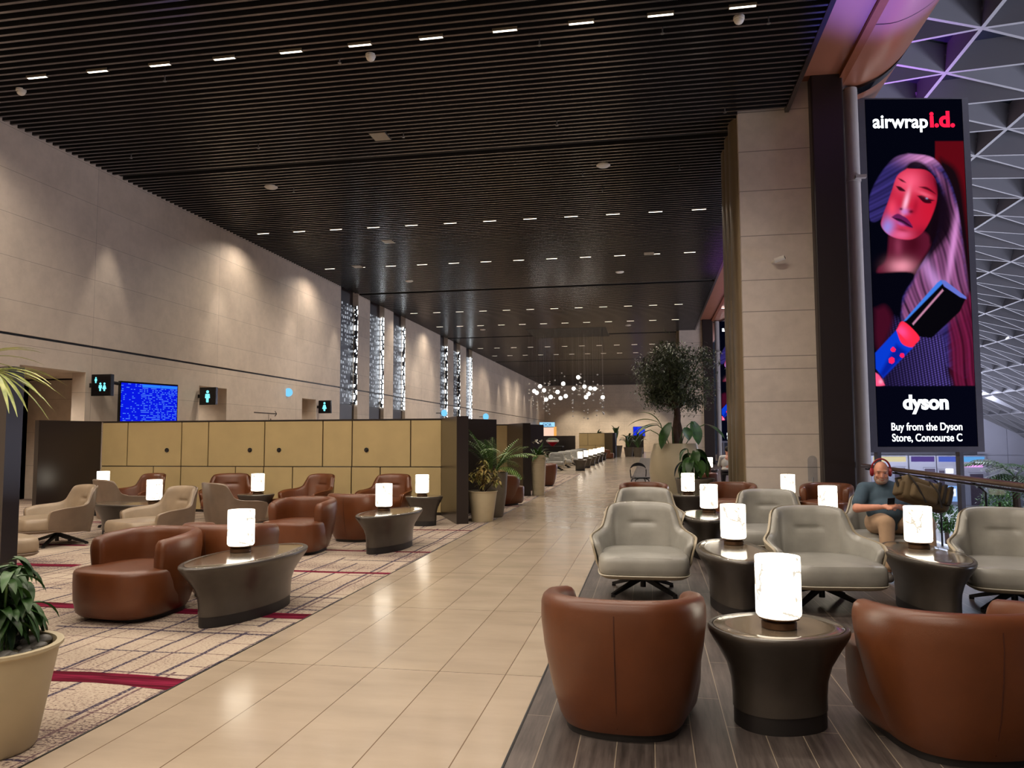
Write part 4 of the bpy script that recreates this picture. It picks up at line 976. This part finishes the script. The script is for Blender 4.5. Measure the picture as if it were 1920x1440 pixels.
# ------------------------------------------------------------------ balustrade, camera and leaflet holder
t = thing('balustrade', 'glass balustrade with a bronze handrail along the edge of the lounge', 'railing', (EDGE-.08, 0, 0))
ys = [Y0+.2+k*1.52 for k in range(14)]
MB().tube([(0, Y0+.1, 1.02), (0, 15.3, 1.02)], .036, 14).build('handrail', RAILM, t)
MB().tube([(.05, Y0+.1, .955), (.05, 15.3, .955)], .016, 8).build('lower_rail', BLACK, t)
for y in ys:
    if y < 15: MB().tube([(.16, y, -.1), (.16, y, .86), (.08, y, .94), (0, y, 1.0)], .014, 8).build('post', BLACK, t)
    if y+1.48 < 15.3: box('glass_panel', .10, .112, y+.03, y+1.49, .0, .96, GLASS, t)
t = thing('security_camera', 'small pale security camera on the stone pillar', 'camera', (2.49, 15.35, 4.98))
MB().tube([(-.06, -.13, -.02), (.12, -.17, .03)], .045, 14).build('body', WHITE_PLASTIC, t); MB().tube([(.12, -.17, .03), (.13, -.172, .034)], .034, 14).build('lens', GLOSSBLACK, t); MB().tube([(-.09, 0, -.02), (-.06, -.1, -.02)], .022, 10).build('mount', WHITE_PLASTIC, t)
t = thing('leaflet_holder', 'clear acrylic stand against the pillar by the dark column', 'stand', (3.0, 15.18, 0))
MB().rings([[Vector((.085*math.cos(PI*k/12)*-1, yy, 1.12+.085*math.sin(PI*k/12))) for k in range(13)]+[Vector((.085, yy, .72)), Vector((-.085, yy, .72))] for yy in (-.02, 0)]).build('panel', glass('acrylic', (.80, .82, .86), .05, 1.7), t, smooth=False)
MB().tube([(0, .01, 0), (0, .01, .8)], .015, 8).build('pole', STEEL, t); MB().lathe([(.12, 0), (.12, .015)], 24).build('foot', STEEL, t)

# ------------------------------------------------------------------ shops of the concourse
def shop(label, x, w, sign, sc, door, extra=None):
    t = thing('shop_front', label, 'shop', (x, 97.6, -6.4), 0, 'lit shop fronts across the concourse')
    box('facade', 0, w, 0, .3, 0, 5.75, CONC, t); box('sign_board', .2, w-.2, -.08, 0, 5.02, 5.6, glow('shop_sign_'+sc[0], sc[1], sc[2]), t)
    box('doorway', w*door[0], w*door[1], -.06, 0, 0, door[2], simple('shop_door_'+sc[0], srgb(96, 84, 104), .5, var=.1), t)
    m = MB(); a, b, h = w*door[0], w*door[1], door[2]
    m.box(a-.12, a, -.1, 0, 0, h+.12); m.box(b, b+.12, -.1, 0, 0, h+.12); m.box(a, b, -.1, 0, h, h+.12); m.build('door_frame', CONC, t, smooth=False)
    for k, (x0, x1, z0, z1, c, s) in enumerate(extra or []): box('light_panel', x0, x1, -.1, 0, z0, z1, glow('shop_panel_%s%d' % (sc[0], k), c, s), t)
    return t
shop('shop front with a warm yellow sign, just right of the downpipe', 26.0, 4.0, '', ('amber', srgb(226, 214, 170), .9), (.62, .92, 4.3))
shop('shop front with dim violet sign panels beneath the advertising screen', 30.2, 2.9, '', ('violet', srgb(104, 84, 170), .6), (.55, .95, 4.2), [(.2, 1.3, 1.0, 3.8, srgb(176, 180, 230), .7)])
shop('shop front with blue sign panels and a white oval light', 33.2, 2.5, '', ('blue', srgb(86, 108, 210), .8), (.06, .30, 4.0), [(.9, 1.7, 3.7, 4.2, srgb(255, 255, 255), 2.2), (.9, 2.3, .4, 2.2, srgb(150, 190, 250), 1.0), (1.3, 1.9, 1.0, 1.9, srgb(255, 250, 255), 1.5)])
shop('shop front with cyan and pink signs at the right of the concourse', 35.9, 2.6, '', ('cyan', srgb(100, 170, 235), .9), (.30, .85, 3.6), [(.2, 2.2, 4.4, 4.7, srgb(230, 160, 235), 1.2)])
# ------------------------------------------------------------------ plants
def leaf(m, base, d, up, length, width, droop=.3, n=6, fold=.15, tip=1.0):
    """one curved pointed leaf blade"""
    base = Vector(base); d = Vector(d).normalized(); up = Vector(up); side = d.cross(up)
    side = side.normalized() if side.length > 1e-4 else d.orthogonal().normalized(); up = side.cross(d).normalized()
    v = []; p = base.copy(); h = d.copy()
    for i in range(n+1):
        t = i/n; w = width*.5*(math.sin(PI*min(1, t*.93+.07))**.8)*(1-.15*t) if i < n else .001
        nn = side.cross(h).normalized()
        v += [p-side*w+nn*fold*w, p-nn*fold*w*.3, p+side*w+nn*fold*w]
        h = (h+Vector((0, 0, -1))*droop/n*1.6).normalized(); p = p+h*length/n
    f = []
    for i in range(n):
        a = i*3; f += [(a, a+1, a+4, a+3), (a+1, a+2, a+5, a+4)]
    m.add(v, f); return m
def rdir(rr, lo, hi):
    a = rr.uniform(0, 2*PI); e = rr.uniform(R(lo), R(hi)); return Vector((math.cos(a)*math.cos(e), math.sin(a)*math.cos(e), math.sin(e)))
def pot(t, prof, mat, soil_r, soil_z, pebbles=False, n=40):
    MB().lathe(prof, n).build('pot', mat, t)
    if pebbles:
        m = MB(); rr = random.Random(2)
        for k in range(75):
            a = rr.uniform(0, 6.28); q = soil_r*math.sqrt(rr.random())*.93; r = rr.uniform(.018, .04)
            m.ball((q*math.cos(a), q*math.sin(a), soil_z+r*.3+rr.uniform(0, .015)), r, 8, 6, rr.uniform(.8, 1.3), rr.uniform(.8, 1.3), rr.uniform(.5, .8))
        m.lathe([(.02, soil_z-.03), (soil_r, soil_z-.03)], 24)
        o = m.build('pebbles', PEBBLE, t); o['kind'] = 'stuff'
    else: MB().lathe([(.02, soil_z), (soil_r*.6, soil_z+.012), (soil_r, soil_z)], 24).build('soil', SOIL, t)
def frond(m, base, d, length, nl, lw, ll, droop=.7):
    p = Vector(base); h = Vector(d).normalized(); pts = [p.copy()]
    for i in range(nl):
        h = (h+Vector((0, 0, -droop/nl))).normalized(); p = p+h*length/nl; pts.append(p.copy())
        t = i/nl; side = h.cross(Vector((0, 0, 1))).normalized()
        if t > .12:
            l = ll*(math.sin(PI*(t*.8+.15)))
            for s in (-1, 1): leaf(m, p, side*s+h*.8+Vector((0, 0, .25)), (0, 0, 1), l, lw, .5, 3, .05)
    m.tube(pts, [.007*(1-.8*i/len(pts))+.001 for i in range(len(pts))], 5)
# leafy plant in the pebble-topped pot at the left edge
rr = random.Random(11)
t = thing('potted_plant', 'bushy green plant in a cream pot topped with pebbles, bottom left corner', 'plant', (-3.30, 3.42, 0))
pot(t, [(.20, 0), (.215, .02), (.30, .49), (.318, .50), (.318, .515), (.285, .515), (.28, .46)], CREAM, .28, .47, True)
st = MB(); lf = MB()
for k in range(16):
    d = rdir(rr, 40, 85); b = Vector((rr.uniform(-.08, .08), rr.uniform(-.08, .08), .46)); e = b+Vector((d.x*.33, d.y*.33, rr.uniform(.16, .46))); st.tube([b, (b+e)/2+Vector((0, 0, .04)), e], .006, 6)
    for q in range(13): leaf(lf, e+Vector((rr.uniform(-.03, .03), rr.uniform(-.03, .03), rr.uniform(-.06, .03))), rdir(rr, -30, 55), (0, 0, 1), rr.uniform(.14, .22), rr.uniform(.042, .062), 1.3, 6, .3)
st.build('stem', LEAF_MID, t); lf.build('foliage', LEAF_DARK, t, angle=80)
# fan palm whose leaf enters at the left edge
t = thing('potted_palm', 'pale fan palm leaf reaching in at the left edge above the dark panel', 'plant', (-4.42, 4.25, 0))
pot(t, [(.2, 0), (.27, .5), (.28, .52), (.25, .52), (.25, .48)], CREAM, .25, .49)
st = MB(); lf = MB()
for a, z, tilt in ((-.05, 2.0, .1), (2.2, 2.1, .5), (4.0, 1.9, .3), (3.1, 1.6, .2)):
    c = Vector((math.cos(a)*.26, math.sin(a)*.26, z)); st.tube([(0, 0, .48), (math.cos(a)*.06, math.sin(a)*.06, z*.6), c], .012, 6)
    for k in range(19):
        b = a+R(-96+192*k/18); leaf(lf, c, (math.cos(b), math.sin(b)*.6, tilt+.55*math.sin(PI*k/18+1.2*math.sin(b*3))-.35), (0, 0, 1), .46, .030, .55, 6, .2)
st.build('stem', LEAF_MID, t); lf.build('foliage', LEAF_YEL, t, angle=80)
# croton and feathery palm by the partition
t = thing('potted_plant', 'speckled yellow-red bush in a cream pot at the end of the ochre partition', 'plant', (-3.12, 14.15, 0))
pot(t, [(.19, 0), (.20, .02), (.275, .55), (.29, .56), (.29, .57), (.265, .57), (.26, .52)], CREAM, .26, .53)
st = MB(); lf = MB()
for k in range(24):
    d = rdir(rr, 35, 88); e = Vector((d.x*.38, d.y*.38, .56+d.z*rr.uniform(.2, .60))); st.tube([(d.x*.05, d.y*.05, .53), e], .005, 5)
    for q in range(11): leaf(lf, e+Vector((rr.uniform(-.06, .06), rr.uniform(-.06, .06), rr.uniform(-.12, .05))), rdir(rr, -25, 60), (0, 0, 1), rr.uniform(.09, .14), rr.uniform(.035, .05), .8, 4, .2)
st.build('stem', TRUNK, t); lf.build('foliage', LEAF_CROTON, t, angle=80)
t = thing('potted_palm', 'feathery green palm in a tall grey pot behind the speckled bush', 'plant', (-3.10, 15.0, 0))
pot(t, [(.19, 0), (.21, .02), (.275, .45), (.30, .86), (.30, .88), (.27, .88), (.265, .82)], GREYPOT, .265, .83)
lf = MB()
for k in range(26):
    a = 2*PI*k/26+rr.uniform(-.2, .2); e = rr.uniform(.8, 2.6)+(2.2 if math.cos(a) < -.1 else 0)
    frond(lf, (math.cos(a)*.05, math.sin(a)*.05, .85), (math.cos(a), math.sin(a), e), rr.uniform(.7, .98), 19, .026, .27, rr.uniform(.9, 1.7))
lf.build('foliage', LEAF_PALM, t, angle=80)
t = thing('potted_plant', 'white-flowered plant in a tall ribbed cream planter at the second partition', 'plant', (-3.02, 20.8, 0))
prof = [(.16, 0)]
for k in range(22): z = .02+k*.049; q = .165+.055*k/21; prof += [(q, z), (q+.006, z+.025), (q, z+.047)]
pot(t, prof+[(.20, 1.10), (.195, 1.06)], CREAM, .19, 1.06)
lf = MB(); fl = MB()
for k in range(60): leaf(lf, (rr.uniform(-.1, .1), rr.uniform(-.1, .1), 1.05), rdir(rr, 20, 85), (0, 0, 1), rr.uniform(.22, .46), rr.uniform(.05, .08), .9, 5, .2)
for k in range(9): d = rdir(rr, 50, 85); leaf(fl, Vector((d.x*.2, d.y*.2, 1.05+d.z*.42)), rdir(rr, 10, 60), (0, 0, 1), .11, .07, .2, 4, .3)
lf.build('foliage', LEAF_MID, t, angle=80); fl.build('flowers', WHITE_PLASTIC, t)
# olive tree in its barrel planter
t = thing('potted_tree', 'big dark-leaved olive tree in a rounded cream planter by the pillar', 'tree', (.62, 19.5, 0))
pot(t, [(.46, 0), (.50, .02), (.60, .35), (.645, .72), (.61, 1.08), (.53, 1.38), (.515, 1.41), (.48, 1.41), (.48, 1.34)], CREAM, .48, 1.34, n=56)
tr = MB(); lf = MB()
trunk = [(.05, 0, 1.3), (.02, .02, 1.7), (.07, 0, 2.1), (.04, .03, 2.45)]
tr.tube(trunk, [.12, .10, .085, .07], 10); tr.tube([(.10, .03, 1.3), (.12, 0, 1.75), (.06, 0, 2.1)], [.08, .07, .05], 8)
clumps = []
for k in range(62):
    a = rr.uniform(0, 2*PI); q = math.sqrt(rr.random()); zz = rr.uniform(-1, 1); R_ = 1.0*math.sqrt(max(.05, 1-.75*zz*zz))
    c = Vector((.08+math.cos(a)*q*R_*.88, math.sin(a)*q*R_*.88, 3.05+zz*.68)); clumps.append(c)
    if k % 2 == 0: tr.tube([(.05, .02, 2.25), (Vector((.05, .02, 2.3))+c)/2+Vector((rr.uniform(-.1, .1), rr.uniform(-.1, .1), .05)), c], [.035, .02, .006], 5)
for c in clumps:
    for k in range(185):
        p = c+Vector((rr.gauss(0, .15), rr.gauss(0, .15), rr.gauss(0, .12))); leaf(lf, p, rdir(rr, -30, 70), (0, 0, 1), rr.uniform(.08, .13), rr.uniform(.028, .042), .3, 2, .2)
tr.build('trunk', TRUNK, t); lf.build('foliage', LEAF_OLIVE, t, angle=80)
big = MB(); stm = MB()
for (x, y, z, d, l, w) in ((-.42, -.35, 1.86, (-.7, -.3, .05), .62, .34), (-.12, -.42, 1.92, (-.55, -.6, -.9), .74, .36), (.42, -.3, 1.95, (.25, -.4, -.75), .62, .36), (.72, -.2, 1.88, (.75, -.3, -.2), .62, .36), (.25, -.46, 1.80, (.2, -.8, -.6), .4, .26), (-.6, 0, 1.75, (-.8, -.1, -.2), .5, .28)):
    stm.tube([(x*.3, y*.5, 1.33), (x*.7, y*.8, z-.1), (x, y, z)], .011, 6); leaf(big, (x, y, z), d, (0, 0, 1), l, w, .55, 9, .18)
stm.build('leaf_stem', LEAF_MID, t); big.build('large_leaves', LEAF_DARK, t, angle=80)
str_ = MB()
for (d, l) in (((-.9, .1, .75), .9), ((-1.0, -.1, .25), 1.0), ((-.55, .2, 1.1), .7)): leaf(str_, (-.35, .2, 1.9), d, (0, 0, 1), l, .11, .9, 8, .3)
stm2 = MB().tube([(-.2, .1, 1.33), (-.35, .2, 1.92)], .012, 6); str_.v += []; str_.build('long_leaves', LEAF_PALM, t, angle=80); stm2.build('leaf_stem', LEAF_MID, t)
t = thing('potted_plant', 'broad glossy dark leaves in a low grey pot in front of the tree planter', 'plant', (.96, 17.35, 0))
pot(t, [(.30, 0), (.33, .03), (.41, .60), (.43, .64), (.43, .66), (.39, .66), (.38, .6)], GREYPOT, .38, .61)
lf = MB(); st = MB()
for k in range(30):
    a = rr.uniform(0, 2*PI); q = rr.uniform(.05, .2); z = rr.uniform(.95, 1.32); b = Vector((math.cos(a)*q, math.sin(a)*q, z)); st.tube([(math.cos(a)*.05, math.sin(a)*.05, .6), b], .007, 5)
    leaf(lf, b, (math.cos(a), math.sin(a), .15), (0, 0, 1), rr.uniform(.32, .48), rr.uniform(.17, .23), 1.9, 8, .2)
st.build('leaf_stem', LEAF_MID, t); lf.build('foliage', LEAF_DARK, t, angle=80)
def strelitzia(label, x, y, mat=GREYPOT, s=1.0, potz=.75, g=None):
    t = thing('potted_plant', label, 'plant', (x, y, 0), 0, g); rr2 = random.Random(int(x*100)); k = s
    pot(t, [(.3*k, 0), (.42*k, potz), (.44*k, potz+.03), (.38*k, potz+.03), (.37*k, potz-.05)], mat, .37*k, potz-.04)
    lf = MB(); st = MB()
    for q in range(11):
        d = rdir(rr2, 45, 85); e = Vector((d.x*.5*k, d.y*.5*k, potz+d.z*rr2.uniform(.5, 1.0)*k)); st.tube([(0, 0, potz-.05), e], .014, 5); leaf(lf, e, d+Vector((0, 0, .2)), (0, 0, 1), .62*k, .2*k, 1.1, 7, .3)
    st.build('leaf_stem', LEAF_MID, t); lf.build('foliage', LEAF_DARK, t, angle=80)
strelitzia('large-leaved plant in a grey pot far down the path, under the blue screen', -.95, 63.5, g='grey pots far down the hall')
strelitzia('large-leaved plant in a grey pot just behind the other far grey pot', -1.75, 65.0, g='grey pots far down the hall')
strelitzia('large-leaved plant rising behind the small far partition', -4.3, 63.4, s=1.15, potz=.9); strelitzia('large-leaved plant at the right end of the small far partition', -2.75, 64.2, s=1.2, potz=.9)
def tree_below(label, x, y, h, r, palm=False):
    t = thing('palm_tree' if palm else 'small_tree', label, 'tree', (x, y, -6.4)); rr2 = random.Random(int(x*10))
    MB().box(-.6, .6, -.6, .6, 0, .7).build('planter', GREYPOT, t, smooth=False); MB().tube([(0, 0, .5), (.05, 0, h*.5), (0, 0, h)], [.14, .11, .09], 8).build('trunk', TRUNK, t); lf = MB()
    if palm:
        for k in range(20): a = 2*PI*k/20; frond(lf, (0, 0, h), (math.cos(a), math.sin(a), rr2.uniform(.1, 1.5)), r*rr2.uniform(.8, 1.1), 13, .07, r*.38, 1.3)
    else:
        for k in range(900):
            d = rdir(rr2, -89, 89)*r*rr2.uniform(.4, 1); leaf(lf, Vector((d.x, d.y, h+d.z*.7)), rdir(rr2, -40, 60), (0, 0, 1), .22, .09, .4, 2, .1)
    lf.build('foliage', LEAF_DARK if palm else LEAF_MID, t, angle=80)
tree_below('tall palm of the lower concourse at the right edge of the photo', 9.35, 22.0, 6.9, 1.2, True)
tree_below('small round tree of the lower concourse, below the handrail at the right', 16.3, 40, 4.9, .95); tree_below('dark bush of the lower concourse beside the backpack', 13.2, 38, 4.3, .95)

# ------------------------------------------------------------------ people
def fuse(name, pieces, mat, parent, voxel=.011, smooth_it=4):
    """capsules (p0, r0, p1, r1) and ellipsoids (centre, rx, ry, rz, matrix) fused into one continuous surface"""
    m = MB()
    for p in pieces:
        if len(p) == 4:
            a, ra, b, rb = Vector(p[0]), p[1], Vector(p[2]), p[3]; m.tube([a, a.lerp(b, .33), a.lerp(b, .66), b], [ra, ra+(rb-ra)*.33, ra+(rb-ra)*.66, rb], 14); m.ball(a, ra, 14, 10); m.ball(b, rb, 14, 10)
        else:
            k = MB().ball((0, 0, 0), 1, 20, 14); m.add([Vector(p[0])+p[4] @ Vector((q.x*p[1], q.y*p[2], q.z*p[3])) for q in k.v], k.f)
    o = m.build(name, None, None)
    a = o.modifiers.new('remesh', 'REMESH'); a.mode = 'VOXEL'; a.voxel_size = voxel
    s = o.modifiers.new('smooth', 'SMOOTH'); s.iterations = smooth_it; s.factor = .5
    me = bpy.data.meshes.new_from_object(o.evaluated_get(bpy.context.evaluated_depsgraph_get())); old = o.data; o.modifiers.clear(); o.data = me; bpy.data.meshes.remove(old)
    me.shade_smooth(); me.materials.clear(); me.materials.append(mat); o.parent = parent; return o
SKIN = simple('skin', srgb(204, 142, 118), .5, var=.07, nscale=14); BEARD = simple('beard_grey', srgb(158, 132, 116), .8, var=.25, nscale=60)
SHIRT = simple('shirt_slate', srgb(62, 82, 98), .85, var=.08, nscale=10); KHAKI = simple('trousers_khaki', srgb(170, 140, 112), .85, var=.07, nscale=9)
DARKCLOTH = simple('dark_cloth', srgb(40, 34, 42), .85, var=.1); WHITECLOTH = simple('white_cloth', srgb(206, 202, 194), .85, var=.06, nscale=9)
RED = simple('headphone_red', srgb(132, 22, 34), .4, var=.05); SHOE = simple('shoe_grey', srgb(80, 74, 70), .7, var=.1)
I3 = Matrix.Identity(3)
def hand(S, pw, d, up, side, curl=.9):
    """palm, four unequal bent fingers and a side thumb, as capsules"""
    pw = Vector(pw); d = Vector(d).normalized(); up = Vector(up); up = (up-d*up.dot(d)).normalized(); sd = d.cross(up)*side
    S += [(pw, .026, pw+d*.045, .030)]
    for i, (o, l) in enumerate(((-.031, .062), (-.010, .072), (.011, .068), (.031, .054))):
        b = pw+d*.075+sd*o; S += [(pw+d*.03+sd*o*.75, .016, b, .0115)]; k1 = b+(d*math.cos(curl*.5)-up*math.sin(curl*.5))*l*.55; k2 = k1+(d*math.cos(curl*1.3)-up*math.sin(curl*1.3))*l*.5
        S += [(b, .0105, k1, .0095), (k1, .0095, k2, .0085)]
    b = pw+d*.02-sd*.032; k1 = b-sd*.028+d*.03-up*.012; S += [(pw+d*.01-sd*.015, .017, b, .014), (b, .013, k1, .0115), (k1, .0115, k1+d*.034-up*.012+sd*.008, .010)]
def seated_man():
    t = thing('person', 'bearded person in red headphones and slate T-shirt, sitting with a phone in hand', 'person', (2.68, 9.45, 0))
    # coordinates relative to the seat point
    H = Vector((-.07, -.02, 1.155)); fw = Vector((-.16, -.95, -.24)).normalized(); rt = Vector((0, 0, 1)).cross(fw).normalized()*-1; up = rt.cross(fw)*1.0
    if up.z < 0: up = -up
    M = Matrix((rt, -fw, up)).transposed()          # local: x right, -y forward, z up
    h = lambda x, y, z: H+M @ Vector((x, y, z))
    shL, shR = Vector((-.235, .09, .945)), Vector((.235, .10, .95)); elL, elR = Vector((-.36, -.08, .735)), Vector((.30, -.10, .72)); wrL, wrR = Vector((-.185, -.32, .775)), Vector((.02, -.33, .78))
    S = [(h(0, 0, .012), .078, .092, .105, M), (h(0, -.012, -.05), .068, .078, .078, M), (h(0, -.02, -.09), .055, .062, .05, M), (h(0, -.092, -.022), .014, .02, .026, M), (h(0, -.102, -.036), .016, .016, .012, M), (h(0, -.078, .028), .055, .018, .012, M)]
    S += [(h(s*.08, .012, -.01), .012, .022, .032, M) for s in (-1, 1)]+[(h(s*.045, -.062, -.035), .024, .022, .022, M) for s in (-1, 1)]
    S += [(h(0, .03, -.09), .06, Vector((-.03, .10, .98)), .07), (Vector((-.03, .10, .96)), .09, Vector((0, .10, .62)), .14), (shL, .062, elL, .05), (shR, .062, elR, .05), (elL, .05, wrL, .031), (elR, .05, wrR, .031), (shL, .07, shR, .07)]
    S += [(Vector((-.1, .1, .56)), .12, Vector((-.14, -.4, .60)), .06), (Vector((.1, .1, .56)), .12, Vector((.27, -.38, .62)), .06), (Vector((-.14, -.4, .60)), .055, Vector((-.17, -.5, .12)), .04), (Vector((.27, -.38, .62)), .055, Vector((.3, -.42, .12)), .04)]
    hand(S, wrL+Vector((.03, -.03, .005)), (.85, -.45, .12), (-.1, -.3, 1), 1, 1.0); hand(S, wrR+Vector((-.03, -.03, .005)), (-.75, -.5, .15), (.1, -.3, 1), -1, 1.0)
    fuse('body', S, SKIN, t, .0085, 3)
    fuse('shirt', [(shL, .085, shR, .085), (Vector((-.05, .09, .965)), .088, Vector((.03, .09, .965)), .088), (Vector((0, .08, .80)), .225, .165, .24, I3), (Vector((0, .02, .70)), .235, .215, .18, I3), (Vector((0, .06, .56)), .225, .19, .10, I3), (shL, .083, shL.lerp(elL, .72), .076), (shR, .083, shR.lerp(elR, .72), .076)], SHIRT, t, .013, 4)
    fuse('trousers', [(Vector((0, .10, .55)), .215, .20, .12, I3), (Vector((-.1, .1, .56)), .14, Vector((-.14, -.4, .60)), .092), (Vector((.1, .1, .56)), .14, Vector((.27, -.38, .62)), .092), (Vector((-.14, -.4, .60)), .088, Vector((-.17, -.5, .16)), .062), (Vector((.27, -.38, .62)), .088, Vector((.3, -.42, .16)), .062)], KHAKI, t, .013, 3)
    for x, y in ((-.17, -.5), (.3, -.42)): fuse('shoe', [(Vector((x, y+.03, .06)), .05, Vector((x-.02, y-.13, .045)), .042), (Vector((x, y+.03, .08)), .045, Vector((x, y+.02, .13)), .042)], SHOE, t, .012, 2)
    fuse('beard', [(h(0, -.045, -.098), .058, .055, .040, M), (h(0, -.082, -.066), .034, .014, .010, M)]+[(h(s*.058, -.012, -.075), .02, .045, .042, M) for s in (-1, 1)], BEARD, t, .008, 2)
    fuse('mouth', [(h(0, -.093, -.078), .022, .008, .005, M)], simple('lips', srgb(150, 84, 76), .5, var=0), t, .004, 1)
    for s in (-1, 1):
        MB().ball((0, 0, 0), 1, 10, 8).build('eye', simple('eye_dark%d' % s, srgb(60, 40, 34), .4, var=0), t).matrix_local = Matrix.Translation(h(s*.033, -.083, .004)) @ M.to_4x4() @ Matrix.Diagonal((.014, .006, .005, 1))
        MB().ball((0, 0, 0), 1, 10, 8).build('eyebrow', BEARD, t).matrix_local = Matrix.Translation(h(s*.034, -.092, .030)) @ M.to_4x4() @ Matrix.Diagonal((.024, .006, .006, 1))
    hp = thing('headphones', 'dark red over-ear headphones on the seated person', 'headphones', (2.68, 9.45, 0))
    MB().tube([h(.098*math.cos(a), .012, .02+.125*math.sin(a)) for a in [PI*k/18 for k in range(19)]], .0105, 8).build('headband', RED, hp)
    for s in (-1, 1):
        m = MB().rings([[h(s*(.078+.038*q), .012+.040*math.cos(2*PI*k/18)*w, -.012+.05*math.sin(2*PI*k/18)*w) for k in range(18)] for q, w in ((0, .9), (.3, 1), (.7, 1), (1, .7))]); m.build('ear_cup', RED, hp)
    ph = thing('phone', 'dark phone held in the seated person\'s hands', 'phone', (2.68, 9.45, 0)); m = MB()
    c = Vector((-.085, -.395, .815)); X = Vector((.9, -.25, .1)).normalized(); Z = Vector((0, -.35, .95)).normalized(); Yv = X.cross(Z)
    m.v = []; m.add([c+X*a*.036+Z*b*.07+Yv*d*.005 for d in (-1, 1) for b in (-1, 1) for a in (-1, 1)], [(0, 2, 3, 1), (4, 5, 7, 6), (0, 1, 5, 4), (2, 6, 7, 3), (0, 4, 6, 2), (1, 3, 7, 5)]); m.build('casing', GLOSSBLACK, ph, smooth=False)
seated_man()
OLIVE = simple('pack_canvas', srgb(92, 76, 52), .85, var=.12, nscale=14, bmp=.3, bscale=180); PACKD = simple('pack_webbing', srgb(34, 28, 24), .8, var=.1)
def backpack():
    t = thing('backpack', 'olive brown backpack with dark straps lying across the seated person', 'backpack', (2.95, 9.12, .915)); t.rotation_euler = (R(-12), R(20), R(8))
    def pk(name, x0, x1, y0, y1, z0, z1, mat, lv=2, bv=.04):
        o = box(name, x0, x1, y0, y1, z0, z1, mat, t); o.data.shade_smooth(); b = o.modifiers.new('bevel', 'BEVEL'); b.width = bv; b.segments = 4; return o
    pk('main_compartment', -.27, .27, -.10, .12, -.13, .15, OLIVE, bv=.06); pk('front_pocket', -.20, .10, -.17, -.08, -.11, .07, OLIVE); pk('top_pocket', .0, .25, -.155, -.06, -.06, .13, OLIVE); pk('side_pocket', -.30, -.22, -.08, .09, -.10, .06, OLIVE, bv=.03)
    for k in range(3): pk('webbing', .06+.065*k, .09+.065*k, -.166, -.10, -.07, .145, PACKD, bv=.004)
    for a in ((-.26, -.13), (-.02, .04)): MB().tube([(a[0], -.11, .13), (a[0]+.08, -.185, .02), (a[1]+.10, -.15, -.12)], .011, 6).build('strap', PACKD, t)
    MB().tube([(-.28, .0, .10), (-.34, -.03, .06), (-.30, -.04, -.02)], .014, 8).build('carry_handle', PACKD, t)
backpack()
def far_person():
    t = thing('stool', 'black stool under the person in the white shirt', 'stool', (2.32, 24.0, 0)); MB().lathe([(.19, .42), (.20, .46), (.16, .48)], 24).build('seat', BLACK, t)
    for k in range(4): a = R(45+90*k); MB().tube([(math.cos(a)*.12, math.sin(a)*.12, .43), (math.cos(a)*.2, math.sin(a)*.2, 0)], .014, 6).build('leg', BLACK, t)
    t = thing('person', 'person in a white shirt and dark trousers, sitting with back turned behind the tree planter', 'person', (2.32, 24.0, 0)); V = Vector
    S = [(V((0, .06, 1.17)), .078, .095, .115, I3), (V((0, .04, 1.1)), .06, V((0, .03, .98)), .065), (V((-.17, .03, .96)), .06, V((.17, .03, .96)), .06), (V((0, .03, .9)), .13, V((0, .02, .6)), .13), (V((-.19, .03, .95)), .05, V((-.25, .10, .70)), .042), (V((.19, .03, .95)), .05, V((.25, .10, .70)), .042), (V((-.25, .1, .7)), .042, V((-.14, .33, .66)), .03), (V((.25, .1, .7)), .042, V((.14, .33, .66)), .03)]
    hand(S, (-.13, .36, .66), (.4, .9, 0), (0, 0, 1), 1); hand(S, (.13, .36, .66), (-.4, .9, 0), (0, 0, 1), -1)
    S += [(V((s*.09, .05, .55)), .09, V((s*.12, .45, .53)), .055) for s in (-1, 1)]+[(V((s*.12, .45, .53)), .05, V((s*.12, .42, .1)), .036) for s in (-1, 1)]
    fuse('body', S, SKIN, t, .010, 3)
    fuse('shirt', [(V((-.17, .03, .95)), .075, V((.17, .03, .95)), .075), (V((0, .03, .78)), .2, .14, .22, I3), (V((0, .03, .60)), .20, .15, .09, I3), (V((-.19, .03, .95)), .068, V((-.25, .10, .70)), .058), (V((.19, .03, .95)), .068, V((.25, .10, .70)), .058)], WHITECLOTH, t, .014, 3)
    fuse('trousers', [(V((0, .03, .54)), .19, .16, .08, I3)]+[(V((s*.09, .05, .55)), .11, V((s*.12, .45, .53)), .075) for s in (-1, 1)]+[(V((s*.12, .45, .53)), .072, V((s*.12, .42, .12)), .055) for s in (-1, 1)], DARKCLOTH, t, .014, 3)
    for s in (-1, 1): fuse('shoe', [(V((s*.12, .40, .055)), .045, V((s*.12, .55, .045)), .04)], SHOE, t, .012, 2)
    fuse('hair', [(V((0, .035, 1.205)), .088, .098, .10, I3)], simple('hair_dark', srgb(28, 22, 20), .7, var=.1), t, .012, 2)
far_person()
t = thing('side_chair', 'black metal chair with arched legs left of the tree planter', 'chair', (-.28, 21.6, 0), R(15))
box('seat', -.22, .22, -.22, .22, .43, .47, BLACK, t, bevel=.015)
MB().rings([[Vector((.23*math.cos(PI*k/14)*1.0, .20+.02, .66+.20*math.sin(PI*k/14)*s)) for k in range(15)] for s in (.55, 1.0)], False, False).build('backrest', BLACK, t)
for s in (-1, 1):
    MB().tube([(s*.21, .2, .43), (s*.225, .21, .6), (s*.225, .22, .67)], .014, 6).build('back_post', BLACK, t)
    for q in (-1, 1): MB().tube([(s*.10, q*.19, .43), (s*.18, q*.20, .40), (s*.21, q*.21, .30), (s*.24, q*.24, 0)], .014, 6).build('leg', BLACK, t)
